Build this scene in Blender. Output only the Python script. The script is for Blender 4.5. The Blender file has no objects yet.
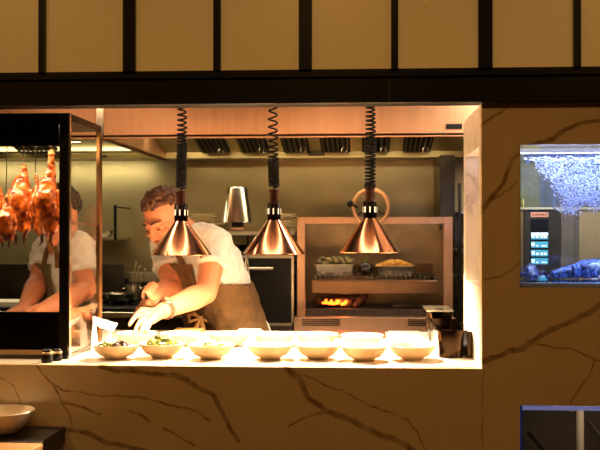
import bpy, bmesh, math, random
from mathutils import Vector as V, Matrix as M, Euler, noise
random.seed(7)
R = math.radians
C = bpy.context.scene.collection
PI = math.pi
# ---------------------------------------------------------------- camera maths (metres, camera at X=0 Y=-2.75 Z=1.5)
CA, CP, CF, CD, CH = R(3.75), math.atan(5/992), 992.0, 2.75, 1.5
FW = V((-math.sin(CA)*math.cos(CP), math.cos(CA)*math.cos(CP), math.sin(CP)))
RT = V((math.cos(CA), math.sin(CA), 0)); UP = RT.cross(FW)
def W(px, py, Y):
    d = FW*CF + RT*(px-300) + UP*(225-py)
    t = (Y+CD)/d.y
    return V((d.x*t, Y, CH+d.z*t))
def span(px0, px1, py0, py1, Y):
    a, b = W(px0, py0, Y), W(px1, py1, Y)
    return a.x, b.x, b.z, a.z
CT = 1.119          # counter top height

# ---------------------------------------------------------------- materials
def lin(h):
    if not isinstance(h, str): return tuple(h)
    c = [int(h[i:i+2], 16)/255 for i in (0, 2, 4)]
    return tuple((x/12.92 if x <= .04045 else ((x+.055)/1.055)**2.4) for x in c)
def mat(name, col, rough=.5, metal=0., vary=0., vscale=20., bump=0., bscale=40., stretch=(1,1,1), emit=0., ecol=None, coat=0., sub=0., detail=4., col2=None, spec=None):
    m = bpy.data.materials.new(name); m.use_nodes = True
    nt = m.node_tree; N, L = nt.nodes, nt.links
    b = N['Principled BSDF']; c = lin(col)
    b.inputs['Base Color'].default_value = (*c, 1)
    b.inputs['Roughness'].default_value = rough
    b.inputs['Metallic'].default_value = metal
    if spec is not None: b.inputs['Specular IOR Level'].default_value = spec
    if coat: b.inputs['Coat Weight'].default_value = coat; b.inputs['Coat Roughness'].default_value = .15
    if sub:
        b.inputs['Subsurface Weight'].default_value = sub
        b.inputs['Subsurface Radius'].default_value = (.02, .008, .004)
    if emit:
        b.inputs['Emission Color'].default_value = (*lin(ecol or col), 1); b.inputs['Emission Strength'].default_value = emit
    if vary or bump or col2:
        tc = N.new('ShaderNodeTexCoord'); mp = N.new('ShaderNodeMapping'); mp.inputs['Scale'].default_value = stretch
        L.new(tc.outputs['Object'], mp.inputs['Vector'])
    if vary or col2:
        n = N.new('ShaderNodeTexNoise'); n.inputs['Scale'].default_value = vscale; n.inputs['Detail'].default_value = detail
        L.new(mp.outputs[0], n.inputs['Vector'])
        cr = N.new('ShaderNodeValToRGB'); cr.color_ramp.elements[0].position = .35; cr.color_ramp.elements[1].position = .65
        if col2: d2, l2 = lin(col2), c
        else: d2, l2 = tuple(x*(1-vary) for x in c), tuple(min(1, x*(1+vary)) for x in c)
        cr.color_ramp.elements[0].color = (*d2, 1); cr.color_ramp.elements[1].color = (*l2, 1)
        L.new(n.outputs['Fac'], cr.inputs[0]); L.new(cr.outputs[0], b.inputs['Base Color'])
    if bump:
        n2 = N.new('ShaderNodeTexNoise'); n2.inputs['Scale'].default_value = bscale; n2.inputs['Detail'].default_value = 3
        L.new(mp.outputs[0], n2.inputs['Vector'])
        bp = N.new('ShaderNodeBump'); bp.inputs['Strength'].default_value = bump; bp.inputs['Distance'].default_value = .01
        L.new(n2.outputs['Fac'], bp.inputs['Height']); L.new(bp.outputs[0], b.inputs['Normal'])
    return m
def glass(name, tint=(1,1,1), ior=1.45, gain=1.0):
    m = bpy.data.materials.new(name); m.use_nodes = True
    nt = m.node_tree; N, L = nt.nodes, nt.links
    N.remove(N['Principled BSDF'])
    t = N.new('ShaderNodeBsdfTransparent'); t.inputs[0].default_value = (*tint, 1)
    g = N.new('ShaderNodeBsdfGlossy'); g.inputs['Roughness'].default_value = .02
    f = N.new('ShaderNodeFresnel'); f.inputs[0].default_value = ior
    mul = N.new('ShaderNodeMath'); mul.operation = 'MULTIPLY'; mul.inputs[1].default_value = gain; mul.use_clamp = True
    mx = N.new('ShaderNodeMixShader')
    L.new(f.outputs[0], mul.inputs[0]); L.new(mul.outputs[0], mx.inputs[0])
    L.new(t.outputs[0], mx.inputs[1]); L.new(g.outputs[0], mx.inputs[2])
    L.new(mx.outputs[0], N['Material Output'].inputs[0])
    return m

def seg_group():
    g = bpy.data.node_groups.new('vein_segment', 'ShaderNodeTree')
    for nm, t in (('P','NodeSocketVector'),('A','NodeSocketVector'),('B','NodeSocketVector'),('W','NodeSocketFloat'),('Prev','NodeSocketFloat')):
        g.interface.new_socket(nm, in_out='INPUT', socket_type=t)
    g.interface.new_socket('Mask', in_out='OUTPUT', socket_type='NodeSocketFloat')
    N, L = g.nodes, g.links
    i, o = N.new('NodeGroupInput'), N.new('NodeGroupOutput')
    def vm(op, a, b=None, s=None):
        n = N.new('ShaderNodeVectorMath'); n.operation = op
        L.new(a, n.inputs[0])
        if b is not None: L.new(b, n.inputs[1])
        if s is not None: L.new(s, n.inputs['Scale'])
        return n
    def ma(op, a, b, clamp=False):
        n = N.new('ShaderNodeMath'); n.operation = op; n.use_clamp = clamp
        L.new(a, n.inputs[0])
        if b is not None: L.new(b, n.inputs[1])
        return n.outputs[0]
    ap = vm('SUBTRACT', i.outputs['P'], i.outputs['A']).outputs[0]
    ab = vm('SUBTRACT', i.outputs['B'], i.outputs['A']).outputs[0]
    h = ma('DIVIDE', vm('DOT_PRODUCT', ap, ab).outputs['Value'], vm('DOT_PRODUCT', ab, ab).outputs['Value'], True)
    d = vm('LENGTH', vm('SUBTRACT', ap, vm('SCALE', ab, s=h).outputs[0]).outputs[0]).outputs['Value']
    q = N.new('ShaderNodeMapRange'); q.interpolation_type = 'SMOOTHSTEP'
    L.new(d, q.inputs['Value']); fm = N.new('ShaderNodeMath'); fm.operation = 'MULTIPLY'; fm.inputs[1].default_value = .5; L.new(i.outputs['W'], fm.inputs[0]); L.new(fm.outputs[0], q.inputs['From Min'])
    L.new(i.outputs['W'], q.inputs['From Max']); q.inputs['To Min'].default_value = 1; q.inputs['To Max'].default_value = 0
    L.new(ma('MAXIMUM', q.outputs[0], i.outputs['Prev']), o.inputs[0])
    return g
def marble(name, lines=(), xr=(-9,9), base='d9cdb8', vein='5a4027', cloud=.12):
    m = bpy.data.materials.new(name); m.use_nodes = True
    nt = m.node_tree; N, L = nt.nodes, nt.links; b = N['Principled BSDF']
    b.inputs['Roughness'].default_value = .28
    tc = N.new('ShaderNodeTexCoord')
    n1 = N.new('ShaderNodeTexNoise'); n1.inputs['Scale'].default_value = 11; n1.inputs['Detail'].default_value = 4; n1.inputs['Roughness'].default_value = .55
    L.new(tc.outputs['Object'], n1.inputs['Vector'])
    s = N.new('ShaderNodeVectorMath'); s.operation = 'SUBTRACT'; s.inputs[1].default_value = (.5,.5,.5); L.new(n1.outputs['Color'], s.inputs[0])
    sc = N.new('ShaderNodeVectorMath'); sc.operation = 'SCALE'; sc.inputs['Scale'].default_value = .032; L.new(s.outputs[0], sc.inputs[0])
    ad = N.new('ShaderNodeVectorMath'); ad.operation = 'ADD'; L.new(tc.outputs['Object'], ad.inputs[0]); L.new(sc.outputs[0], ad.inputs[1])
    fl = N.new('ShaderNodeVectorMath'); fl.operation = 'MULTIPLY'; fl.inputs[1].default_value = (1,0,1); L.new(ad.outputs[0], fl.inputs[0])
    # soft clouds + faint random hair veins
    n2 = N.new('ShaderNodeTexNoise'); n2.inputs['Scale'].default_value = 3.2; n2.inputs['Detail'].default_value = 5; L.new(tc.outputs['Object'], n2.inputs['Vector'])
    c0 = lin(base)
    cr = N.new('ShaderNodeValToRGB'); cr.color_ramp.elements[0].position = .3; cr.color_ramp.elements[1].position = .7
    cr.color_ramp.elements[0].color = (*[x*(1-cloud) for x in c0], 1); cr.color_ramp.elements[1].color = (*c0, 1); L.new(n2.outputs['Fac'], cr.inputs[0])
    prev = None
    if lines:
        g = seg_group()
        for w, pts in lines:
            for (a, c) in zip(pts, pts[1:]):
                A, B = W(*a, 0), W(*c, 0)
                if max(A.x, B.x) < xr[0]-.03 or min(A.x, B.x) > xr[1]+.03: continue
                n = N.new('ShaderNodeGroup'); n.node_tree = g
                L.new(fl.outputs[0], n.inputs['P'])
                n.inputs['A'].default_value = (A.x, 0, A.z); n.inputs['B'].default_value = (B.x, 0, B.z)
                n.inputs['W'].default_value = w*.0016
                if prev: L.new(prev, n.inputs['Prev'])
                prev = n.outputs[0]
    else:
        n3 = N.new('ShaderNodeTexNoise'); n3.inputs['Scale'].default_value = 2.3; n3.inputs['Detail'].default_value = 7; n3.inputs['Distortion'].default_value = .6
        L.new(tc.outputs['Object'], n3.inputs['Vector'])
        v = N.new('ShaderNodeValToRGB'); e = v.color_ramp.elements
        e[0].position = .485; e[0].color = (0,0,0,1); e[1].position = .515; e[1].color = (0,0,0,1)
        k = e.new(.5); k.color = (.55,.55,.55,1); L.new(n3.outputs['Fac'], v.inputs[0]); prev = v.outputs[0]
    if prev is None: k0 = N.new('ShaderNodeValue'); k0.outputs[0].default_value = 0; prev = k0.outputs[0]
    # break the vein strength up
    n4 = N.new('ShaderNodeTexNoise'); n4.inputs['Scale'].default_value = 30; n4.inputs['Detail'].default_value = 4; L.new(tc.outputs['Object'], n4.inputs['Vector'])
    mr = N.new('ShaderNodeMapRange'); mr.inputs['From Min'].default_value = .3; mr.inputs['From Max'].default_value = .6; mr.inputs['To Min'].default_value = .35; mr.inputs['To Max'].default_value = 1
    L.new(n4.outputs['Fac'], mr.inputs['Value'])
    mm = N.new('ShaderNodeMath'); mm.operation = 'MULTIPLY'; mm.use_clamp = True; L.new(prev, mm.inputs[0]); L.new(mr.outputs[0], mm.inputs[1])
    mx = N.new('ShaderNodeMix'); mx.data_type = 'RGBA'; L.new(mm.outputs[0], mx.inputs[0])
    L.new(cr.outputs[0], mx.inputs[6]); mx.inputs[7].default_value = (*lin(vein), 1)
    L.new(mx.outputs[2], b.inputs['Base Color'])
    return m

# ---------------------------------------------------------------- mesh builder
def root_at(o):
    p = V((0,0,0))
    while o is not None:
        p += o.location; o = o.parent
    return p
def axis_mat(a, b):
    z = (V(b)-V(a)); 
    if z.length < 1e-9: return M.Identity(3)
    return z.to_track_quat('Z', 'Y').to_matrix()
class MB:
    def __init__(s): s.bm = bmesh.new()
    def bx(s, x0, x1, y0, y1, z0, z1, rot=None, bev=0):
        c = V(((x0+x1)/2, (y0+y1)/2, (z0+z1)/2))
        vs = []
        for q in ((-1,-1,-1),(1,-1,-1),(1,1,-1),(-1,1,-1),(-1,-1,1),(1,-1,1),(1,1,1),(-1,1,1)):
            p = V((q[0]*abs(x1-x0)/2, q[1]*abs(y1-y0)/2, q[2]*abs(z1-z0)/2))
            vs.append(s.bm.verts.new(c + (rot @ p if rot else p)))
        for q in ((3,2,1,0),(4,5,6,7),(0,1,5,4),(1,2,6,5),(2,3,7,6),(3,0,4,7)): s.bm.faces.new([vs[i] for i in q])
        if bev:
            es = list({e for v in vs for e in v.link_edges})
            bmesh.ops.bevel(s.bm, geom=es, offset=bev, segments=2, affect='EDGES', profile=.5)
        return s
    def rings(s, rs, cap0=True, cap1=True, loop=False):
        prev = first = None
        for ring in rs:
            vs = [s.bm.verts.new(p) for p in ring]
            if prev:
                n = len(vs)
                for i in range(n): s.bm.faces.new((prev[i], prev[(i+1)%n], vs[(i+1)%n], vs[i]))
            else: first = vs
            prev = vs
        n = len(prev)
        if loop:
            for i in range(n): s.bm.faces.new((prev[i], prev[(i+1)%n], first[(i+1)%n], first[i]))
        else:
            if cap0: s.bm.faces.new(first[::-1])
            if cap1: s.bm.faces.new(prev)
        return s
    def tube(s, pts, r, seg=10, loop=False, caps=True):
        pts = [V(p) for p in pts]; n = len(pts)
        rad = r if isinstance(r, (list, tuple)) else [r]*n
        up = None; rs = []
        for i, p in enumerate(pts):
            if loop: t = pts[(i+1)%n]-pts[i-1]
            else: t = pts[min(i+1,n-1)]-pts[max(i-1,0)]
            t.normalize()
            if up is None:
                up = t.orthogonal().normalized()
            else:
                up = (up - t*up.dot(t))
                if up.length < 1e-6: up = t.orthogonal()
                up.normalize()
            w = t.cross(up)
            rs.append([p + (up*math.cos(2*PI*k/seg)+w*math.sin(2*PI*k/seg))*rad[i] for k in range(seg)])
        return s.rings(rs, caps, caps, loop)
    def lathe(s, prof, c=(0,0,0), seg=36, rot=None, cap0=False, cap1=False, sx=1, sy=1):
        c = V(c); rs = []
        for r, z in prof:
            ring = []
            for k in range(seg):
                a = 2*PI*k/seg; v = V((r*math.cos(a)*sx, r*math.sin(a)*sy, z))
                if rot: v = rot @ v
                ring.append(c+v)
            rs.append(ring)
        return s.rings(rs, cap0, cap1)
    def ell(s, c, r, rot=None, seg=16, rings=10):
        if isinstance(r, (int, float)): r = (r, r, r)
        c = V(c); n = s.bm.verts.new; f = s.bm.faces.new
        def pt(x, y, z):
            p = V((x*r[0], y*r[1], z*r[2])); return c + (rot @ p if rot else p)
        bot, top = n(pt(0,0,-1)), n(pt(0,0,1)); prev = None
        for i in range(1, rings):
            a = PI*i/rings-PI/2; ca, sa = math.cos(a), math.sin(a)
            row = [n(pt(ca*math.cos(2*PI*k/seg), ca*math.sin(2*PI*k/seg), sa)) for k in range(seg)]
            for k in range(seg):
                k2 = (k+1)%seg
                if prev: f((prev[k], prev[k2], row[k2], row[k]))
                else: f((bot, row[k2], row[k]))
            prev = row
        for k in range(seg): f((prev[k], prev[(k+1)%seg], top))
        return s
    def cone(s, a, b, r0, r1, seg=20):
        rot = axis_mat(a, b); l = (V(b)-V(a)).length
        return s.lathe([(r0,0),(r1,l)], a, seg, rot, True, True)
    def cap(s, a, b, r0, r1=None, seg=14):
        r1 = r0 if r1 is None else r1
        s.cone(a, b, r0, r1, seg); s.ell(a, r0, None, seg, 8); s.ell(b, r1, None, seg, 8); return s
    def chain(s, pts, rad, seg=14):
        for i in range(len(pts)-1): s.cap(pts[i], pts[i+1], rad[i], rad[i+1], seg)
        return s
    def prism(s, poly, d, o=(0,0,0), ax='xz'):
        o = V(o)
        def pt(u, v, w): return o + (V((u,w,v)) if ax=='xz' else V((u,v,w)) if ax=='xy' else V((w,u,v)))
        return s.rings([[pt(u,v,0) for u,v in poly], [pt(u,v,d) for u,v in poly]])
    def mesh(s, name):
        bmesh.ops.recalc_face_normals(s.bm, faces=s.bm.faces[:])
        me = bpy.data.meshes.new(name); s.bm.to_mesh(me); s.bm.free(); return me
    def build(s, name, m, parent=None, smooth=40, bev=0, world=True, shift=None):
        me = s.mesh(name)
        return link(me, name, m, parent, smooth, bev, world)
def link(me, name, m, parent=None, smooth=40, bev=0, world=True):
    if parent is not None and world: me.transform(M.Translation(-root_at(parent)))
    for mm in (m if isinstance(m, (list, tuple)) else [m]): me.materials.append(mm)
    if smooth:
        me.shade_smooth(); me.set_sharp_from_angle(angle=R(smooth))
    o = bpy.data.objects.new(name, me); C.objects.link(o)
    if parent is not None: o.parent = parent
    if bev:
        b = o.modifiers.new('edge', 'BEVEL'); b.width = bev; b.segments = 2; b.limit_method = 'ANGLE'
    return o
def fuse(mb, voxel=.004, smooth=4, disp=0, dscale=.05, factor=.5):
    """one continuous skin over everything collected in mb"""
    me = mb.mesh('tmp'); o = bpy.data.objects.new('tmp', me); C.objects.link(o)
    r = o.modifiers.new('r', 'REMESH'); r.mode = 'VOXEL'; r.voxel_size = voxel
    if smooth:
        k = o.modifiers.new('s', 'SMOOTH'); k.iterations = smooth; k.factor = factor
    if disp:
        t = bpy.data.textures.new('folds', 'CLOUDS'); t.noise_scale = dscale; t.noise_depth = 2
        d = o.modifiers.new('d', 'DISPLACE'); d.texture = t; d.strength = disp; d.mid_level = .5; d.texture_coords = 'LOCAL'
    dg = bpy.context.evaluated_depsgraph_get(); dg.update()
    out = bpy.data.meshes.new_from_object(o.evaluated_get(dg), preserve_all_data_layers=False, depsgraph=dg)
    bpy.data.objects.remove(o); bpy.data.meshes.remove(me)
    out.materials.clear()
    return out
def cull(me, keep, thick=0):
    bm = bmesh.new(); bm.from_mesh(me)
    bmesh.ops.delete(bm, geom=[v for v in bm.verts if not keep(v.co)], context='VERTS')
    if thick: bmesh.ops.solidify(bm, geom=bm.faces[:], thickness=thick)
    bm.to_mesh(me); bm.free(); return me
def tag(o, label=None, cat=None, group=None, kind=None):
    for k, v in (('label',label),('category',cat),('group',group),('kind',kind)):
        if v: o[k] = v
    return o
def thing(name, loc, label, cat, group=None, rz=0):
    o = bpy.data.objects.new(name, None); C.objects.link(o); o.location = loc; o.rotation_euler = (0,0,rz)
    o.empty_display_size = .05
    return tag(o, label, cat, group)
def struct(mb, name, m, **k): return tag(mb.build(name, m, **k), kind='structure')
def copy_tree(o, parent=None):
    c = o.copy(); C.objects.link(c)
    if parent is not None: c.parent = parent
    for ch in [x for x in bpy.data.objects if x.parent == o]: copy_tree(ch, c)
    return c
def light(name, kind, loc, energy, col, size=.1, size_y=None, rot=(0,0,0), spot=None, blend=.5, shape=None):
    l = bpy.data.lights.new(name, kind); l.energy = energy; l.color = col
    if kind == 'AREA':
        l.size = size
        if size_y: l.shape = 'RECTANGLE'; l.size_y = size_y
        if shape: l.shape = shape
    else: l.shadow_soft_size = size
    if kind == 'SPOT': l.spot_size = R(spot); l.spot_blend = blend
    o = bpy.data.objects.new(name, l); C.objects.link(o); o.location = loc; o.rotation_euler = rot
    return o
HOODW, WASHW, STRIPW, CASEW, CASEF, DINEW, SHELFW, TANKW, PASSW, COLDW, EXPO = 7, 3.4, 5, 8, 7, 7.8, 22, 9, 4.2, 20, 0.15
HEATW, HEATC = 25, (1,.75,.48)
# ---------------------------------------------------------------- palette
veins = [
 (4.5, [(484,207),(492,195),(506,177),(513,160),(522,152),(540,143),(552,138),(566,128),(578,123),(602,120)]),
 (2, [(484,213),(491,198),(500,192),(517,183)]), (3, [(482,126),(500,113),(508,106)]),
 (6, [(481,363),(510,352),(521,350),(531,343),(550,332),(566,325),(580,316),(602,305)]),
 (1.6, [(531,343),(550,347),(572,350),(590,358),(602,362)]), (1.6, [(594,359),(590,375),(575,395),(570,403)]),
 (6.5, [(286,369),(299,378),(310,399),(325,410),(346,419),(366,428),(392,440),(418,452)]),
 (2.5, [(325,410),(308,418),(290,426)]), (1.6, [(305,377),(340,390),(372,407),(407,419),(418,432),(426,450)]),
 (6, [(100,366),(116,371),(132,369),(148,374),(173,375),(186,378),(197,387)]), (5, [(197,387),(214,396),(226,419),(232,430),(239,440)]),
 (2.2, [(35,366),(52,384),(61,391),(81,392),(101,397),(124,397),(139,398),(159,403),(185,407),(198,412),(211,421)]),
 (2.6, [(62,402),(84,407),(93,412),(101,416)]), (2.2, [(52,385),(62,400),(68,415),(71,428)]),
 (5.5, [(62,430),(87,434),(107,443),(126,446),(146,451)]), (2.2, [(165,428),(178,438),(194,446)]), (1.6, [(0,378),(14,386),(20,398),(22,408)]),
 (2.4, [(130,411),(140,414),(150,420)]), (1.0, [(482,371),(481.5,452)]), (1.6, [(484,280),(500,276),(520,262)]),
]
MARB2 = marble('marble slab', base='e2d8c8', vein='8d7458', cloud=.06)
STEEL = mat('brushed steel', 'b3a894', .3, .95, vary=.12, vscale=9, bump=.03, bscale=60, stretch=(1,1,12))
STEELW = mat('wall steel', '9a8a66', .34, .85, vary=.18, vscale=2.2, bump=.02, bscale=8, stretch=(1,1,1.6))
STEELB = mat('bright steel', 'cfc6b6', .2, 1.)
STEELD = mat('dark steel', '4a443b', .35, .9, vary=.2, vscale=12)
HOODM = mat('hood steel', 'b98a66', .42, .6, vary=.06, vscale=4, stretch=(14,1,1))
BLACK = mat('black lacquer', '070504', .4, spec=.25)
BLACKM = mat('matt black', '090706', .7, spec=.2)
BLKGL = mat('black glass', '0a0706', .08)
BRASS = mat('warm bronze', '8a6238', .32, .9, vary=.2, vscale=18)
COPPER = mat('copper', 'dca382', .16, 1., vary=.06, vscale=12)
COPIN = mat('white enamel inside', 'f2e2cc', .4)
PLAST = mat('black plastic', '17110e', .4)
CERAM = mat('cream stoneware', 'cfae80', .4, vary=.08, vscale=60, bump=.05, bscale=90)
WHITE = mat('white china', 'e6dfcf', .25)
SKIN = mat('skin', 'cf8259', .5, vary=.07, vscale=22, sub=.12, bump=.05, bscale=90)
HAIR = mat('brown hair', '6e3c1a', .5, col2='2a1408', vscale=150, bump=.6, bscale=220)
SHIRT = mat('white cotton', 'e8e0d2', .8, vary=.04, vscale=16, bump=.15, bscale=60)
APRON = mat('brown canvas', '64451f', .85, vary=.14, vscale=35, bump=.25, bscale=140)
PAPER = mat('white paper', 'f2eee6', .7)
WOODD = mat('dark wood', '140c07', .45, vary=.35, vscale=6, stretch=(1,12,12))
WOODL = mat('light wood', 'a87848', .5, vary=.25, vscale=6, stretch=(1.5,14,14))
DUCK = mat('roasted skin', 'c4621f', .26, vary=.0, vscale=32, col2='571a06', bump=.45, bscale=45, coat=.15, detail=5)
DUCKD = mat('charred skin', '3a1408', .3, vary=.4, vscale=40, bump=.3, bscale=60)
FROST = mat('frosted amber glass', 'b98f52', .3, vary=.07, vscale=1.6, emit=.31, ecol='ba8c44')
GLASS = glass('clear glass', gain=.12)
TANKGL = glass('tank glass', (.97,.98,1))
WATER = glass('water', (.86,.93,1), 1.33)
GREEN = mat('salad leaves', '8c9420', .5, col2='36480c', vscale=60)
RED = mat('dark red beet', '4d140f', .4, col2='26100a', vscale=70)
LOBS = mat('blue mottled shell', '4a72d0', .3, col2='0a1230', vscale=75, bump=.4, bscale=90, detail=5)
LOBP = mat('pale blue shell patch', 'a9bce8', .35, vary=.3, vscale=90)
LOBW = mat('pale speckled shell', 'c9c4c4', .4, col2='4a4a58', vscale=110, bump=.3, bscale=80)
BUBM = mat('bubble foam', 'c6cdf4', .25, spec=.8)
FIRE = mat('glowing ember', 'ff6a1e', .6, emit=7, ecol='ff5a14')
LOG = mat('charred log', '6b3f27', .8, col2='2a150d', vscale=30, bump=.6, bscale=50)
PINKST = mat('grill metal', 'bd9474', .4, .85, vary=.08, vscale=10)
OVEN = mat('oven door enamel', '0b0908', .5, spec=.2)

# ---------------------------------------------------------------- shell
X0, X1 = -2.7, 1.7
struct(MB().bx(X0, X1, -5, 2.45, -.1, 0), 'floor', mat('dark floor tile', '2a2119', .4, vary=.2, vscale=4))
struct(MB().bx(X0, X1, -5, 2.45, 2.75, 2.85), 'ceiling', mat('brown ceiling', '4a3828', .7, vary=.1))
b = MB().bx(X0, X1, 2.3, 2.45, 0, 2.75)
for px in (100, 337): # vertical sheet joints
    x = W(px, 200, 2.3).x; b.bx(x-.006, x+.002, 2.296, 2.3, .9, 2.7)
struct(b, 'wall_back', STEELW, smooth=0)
struct(MB().bx(X0-.1, X0, -5, 2.45, 0, 2.75), 'wall_left', STEELW)
struct(MB().bx(X1, X1+.1, -5, 2.45, 0, 2.75), 'wall_right', STEELW)
struct(MB().bx(X0, X1, -5.1, -5, 0, 2.75), 'wall_rear', mat('umber plaster', '6b4a2c', .7, vary=.15, vscale=2))
JX, TX, TXR = .32, .423, 1.06      # jamb face, tank edge
TZ0, TZ1 = 1.341, 1.734
XS = [X0, W(88,400,0).x, W(150,400,0).x, W(255,400,0).x, JX, TX, TXR, X1]
MARBS = [marble('veined marble', veins, (a, c), base='d2b98f', vein='86683f') for a, c in zip(XS, XS[1:])]
b = MB()
for a, c in zip(XS[:4], XS[1:5]): b.bx(a, c, 0, .03, 0, CT)
b.bx(JX, TX, 0, .03, 0, 1.848).bx(TXR, X1, 0, .03, 0, 1.848)
b.bx(TX, TXR, 0, .03, 0, .62).bx(TX, TXR, 0, .03, 1.02, TZ0).bx(TX, TXR, 0, .03, TZ1, 1.848)
wf = struct(b, 'wall_front', MARBS, smooth=0)
for p in wf.data.polygons:
    p.material_index = next((i for i in range(7) if p.center.x < XS[i+1]-1e-5), 6)
b = MB()
b.bx(JX, TX-.012, .03, .07, CT, 1.848).bx(JX, TX-.012, .436, .5, CT, 1.848).bx(JX, TX-.012, .07, .436, CT, TZ0).bx(JX, TX-.012, .07, .436, TZ1, 1.848)
struct(b, 'trim_2', MARB2, smooth=0)
struct(MB().bx(X0, X1, -.03, .05, 1.848, 1.918).bx(X0, X1, -.04, .05, 1.918, 1.934), 'trim_1', BLACK, smooth=0, bev=.002)
struct(MB().bx(W(388.5,90,-.03).x, W(390,90,-.03).x, -.0306, -.03, 1.849, 1.917), 'trim_4', STEELD, smooth=0)
# frosted panels over the beam
edges = [(-52,40),(46,124),(136,214),(221,299),(312,391),(398,478),(492,573),(580,660)]
zt = 2.2
b = MB()
bars = [(-80,-52)] + [(a[1], c[0]) for a, c in zip(edges, edges[1:])] + [(660,690)]
for p, q in bars:
    b.bx(W(p,40,-.005).x, W(q,40,-.005).x, -.02, .03, 1.934, zt)
b.bx(W(-80,40,0).x, W(690,40,0).x, -.02, .03, 1.934, 1.943).bx(W(-80,40,0).x, W(690,40,0).x, -.02, .03, zt, zt+.02)
b.bx(X0, W(-80,40,0).x, -.02, .03, 1.934, 2.75).bx(W(690,40,0).x, X1, -.02, .03, 1.934, 2.75).bx(W(-80,40,0).x, W(690,40,0).x, -.02, .03, zt+.02, 2.75)
struct(b, 'wall_upper', BLACK, smooth=0)
for i, (p, q) in enumerate(edges):
    struct(MB().bx(W(p,40,0).x-.002, W(q,40,0).x+.002, .0, .012, 1.94, zt), f'window_{i+1}', FROST, smooth=0)

# ---------------------------------------------------------------- counter
tag(MB().bx(X0, JX, .03, .98, CT-.04, CT).bx(JX, TX-.012, .03, .5, CT-.04, CT).build('serving_counter', MARB2, smooth=0, bev=.0015),
    'pale marble serving counter carrying the row of stoneware bowls', 'counter')
b = MB()
for x in (-2.2, -1.5, -.8, -.1): b.bx(x-.03, x+.03, .5, .56, 0, CT-.04)
b.bx(-2.6, .3, .9, .94, 0, CT-.04)
struct(b, 'trim_3', STEELD, smooth=0)

# ---------------------------------------------------------------- bowls
def bowl_prof(r=.0688, h=.043):
    o = [(.0,0.004),(.027,.004),(.027,0),(.032,0),(.034,.005),(.052,.012),(.065,.024),(.071,.037),(r,h-.001),(r-.0015,h),(r-.004,h-.002),(.062,.030),(.046,.018),(.028,.012),(0,.0105)]
    return [(x*r/.0735 if x < .0729 and x not in (r, r-.0015, r-.004) else x, z) for x, z in o]
proto = MB().lathe(bowl_prof()).build('stoneware_bowl', CERAM)
front = [116,162,211,270,318,364,412]; rear = [137,181,229,274,317,362]
fl = ['cream stoneware bowl of leaves with dark red pieces nearest the glass case',
 'cream stoneware bowl of yellow green leaves, second from the glass case',
 'cream stoneware bowl holding pale food, third along the front row',
 'empty cream stoneware bowl under the middle heat lamp, front row',
 'empty cream stoneware bowl in front row between the middle and last heat lamps',
 'empty cream stoneware bowl under the heat lamp beside the grill wheel, front row',
 'empty cream stoneware bowl beside the steel insert pan']
rl = ["cream stoneware bowl under the cook's splayed fingers, back row", "cream stoneware bowl behind the bowl of yellow green leaves, back row",
 'cream stoneware bowl behind the bowl of pale food, back row', 'cream stoneware bowl in back row under the middle heat lamp',
 'cream stoneware bowl in back row on the brown board edge', 'cream stoneware bowl in back row beneath the heat lamp by the grill wheel']
BP = []
for i, (px, lab) in enumerate([(p, l) for p, l in zip(front, fl)]+[(p, l) for p, l in zip(rear, rl)]):
    o = proto if i == 0 else copy_tree(proto)
    Y = [.148,.188,.166,.17,.186,.158,.186][i] if i < 7 else [.48,.48,.48,.48,.492,.466][i-7]
    x = W(px, 350 if i < 7 else 338, Y).x
    o.location = (x, Y, CT); o.rotation_euler.z = random.random()*6
    tag(o, lab, 'bowl', 'bowls in the front row' if i < 7 else 'bowls in the back row'); BP.append(o.location.copy())
def food(c, n, m, name, label, cat, r=.042, s=.011, zb=.018, leaf=True, seed=1, off=(0,0)):
    rnd = random.Random(seed); b = MB()
    for k in range(n):
        a, q = rnd.random()*2*PI, r*math.sqrt(rnd.random())
        p = V(c)+V((off[0]+q*math.cos(a), off[1]+q*math.sin(a), zb-.006+.016*(1-q/r)+rnd.random()*.006))
        e = Euler((rnd.random()*3, rnd.random()*3, rnd.random()*6)).to_matrix()
        ss = s*(.6+.7*rnd.random())
        b.ell(p, (ss, ss*.6, ss*(.16 if leaf else .6)), e, 8, 6)
    return tag(b.build(name, m), label, cat, kind='stuff')
food(BP[0], 40, GREEN, 'salad_leaves', 'green salad leaves in the bowl nearest the glass case', 'salad', r=.034, off=(-.018,0), zb=.034, s=.013)
food(BP[0], 34, RED, 'red_salad_pieces', 'dark red salad pieces in the bowl nearest the glass case', 'vegetable', r=.03, s=.01, off=(.02,.0), leaf=False, seed=4, zb=.036)
food(BP[1], 60, GREEN, 'salad_leaves', 'yellow green salad leaves heaped in the second front bowl', 'salad', r=.045, seed=5, zb=.04, s=.014)
PALE = mat('pale dressed food', 'd8c49c', .5, vary=.1, vscale=60)
food(BP[2], 50, PALE, 'pale_salad', 'pale chopped food in the third bowl of the front row', 'food', r=.045, leaf=False, seed=6, zb=.034)
food(BP[2], 9, GREEN, 'herb_sprigs', 'green herb bits scattered on the pale food in third front bowl', 'herbs', r=.036, s=.006, seed=8, zb=.046)
food(BP[7], 40, GREEN, 'salad_leaves', "salad leaves in the bowl under the cook's fingers", 'salad', r=.045, seed=9, zb=.022)
food(BP[8], 50, PALE, 'pale_salad', 'pale chopped food in back bowl behind the yellow green leaves', 'food', r=.045, leaf=False, seed=10, zb=.022)

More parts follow.
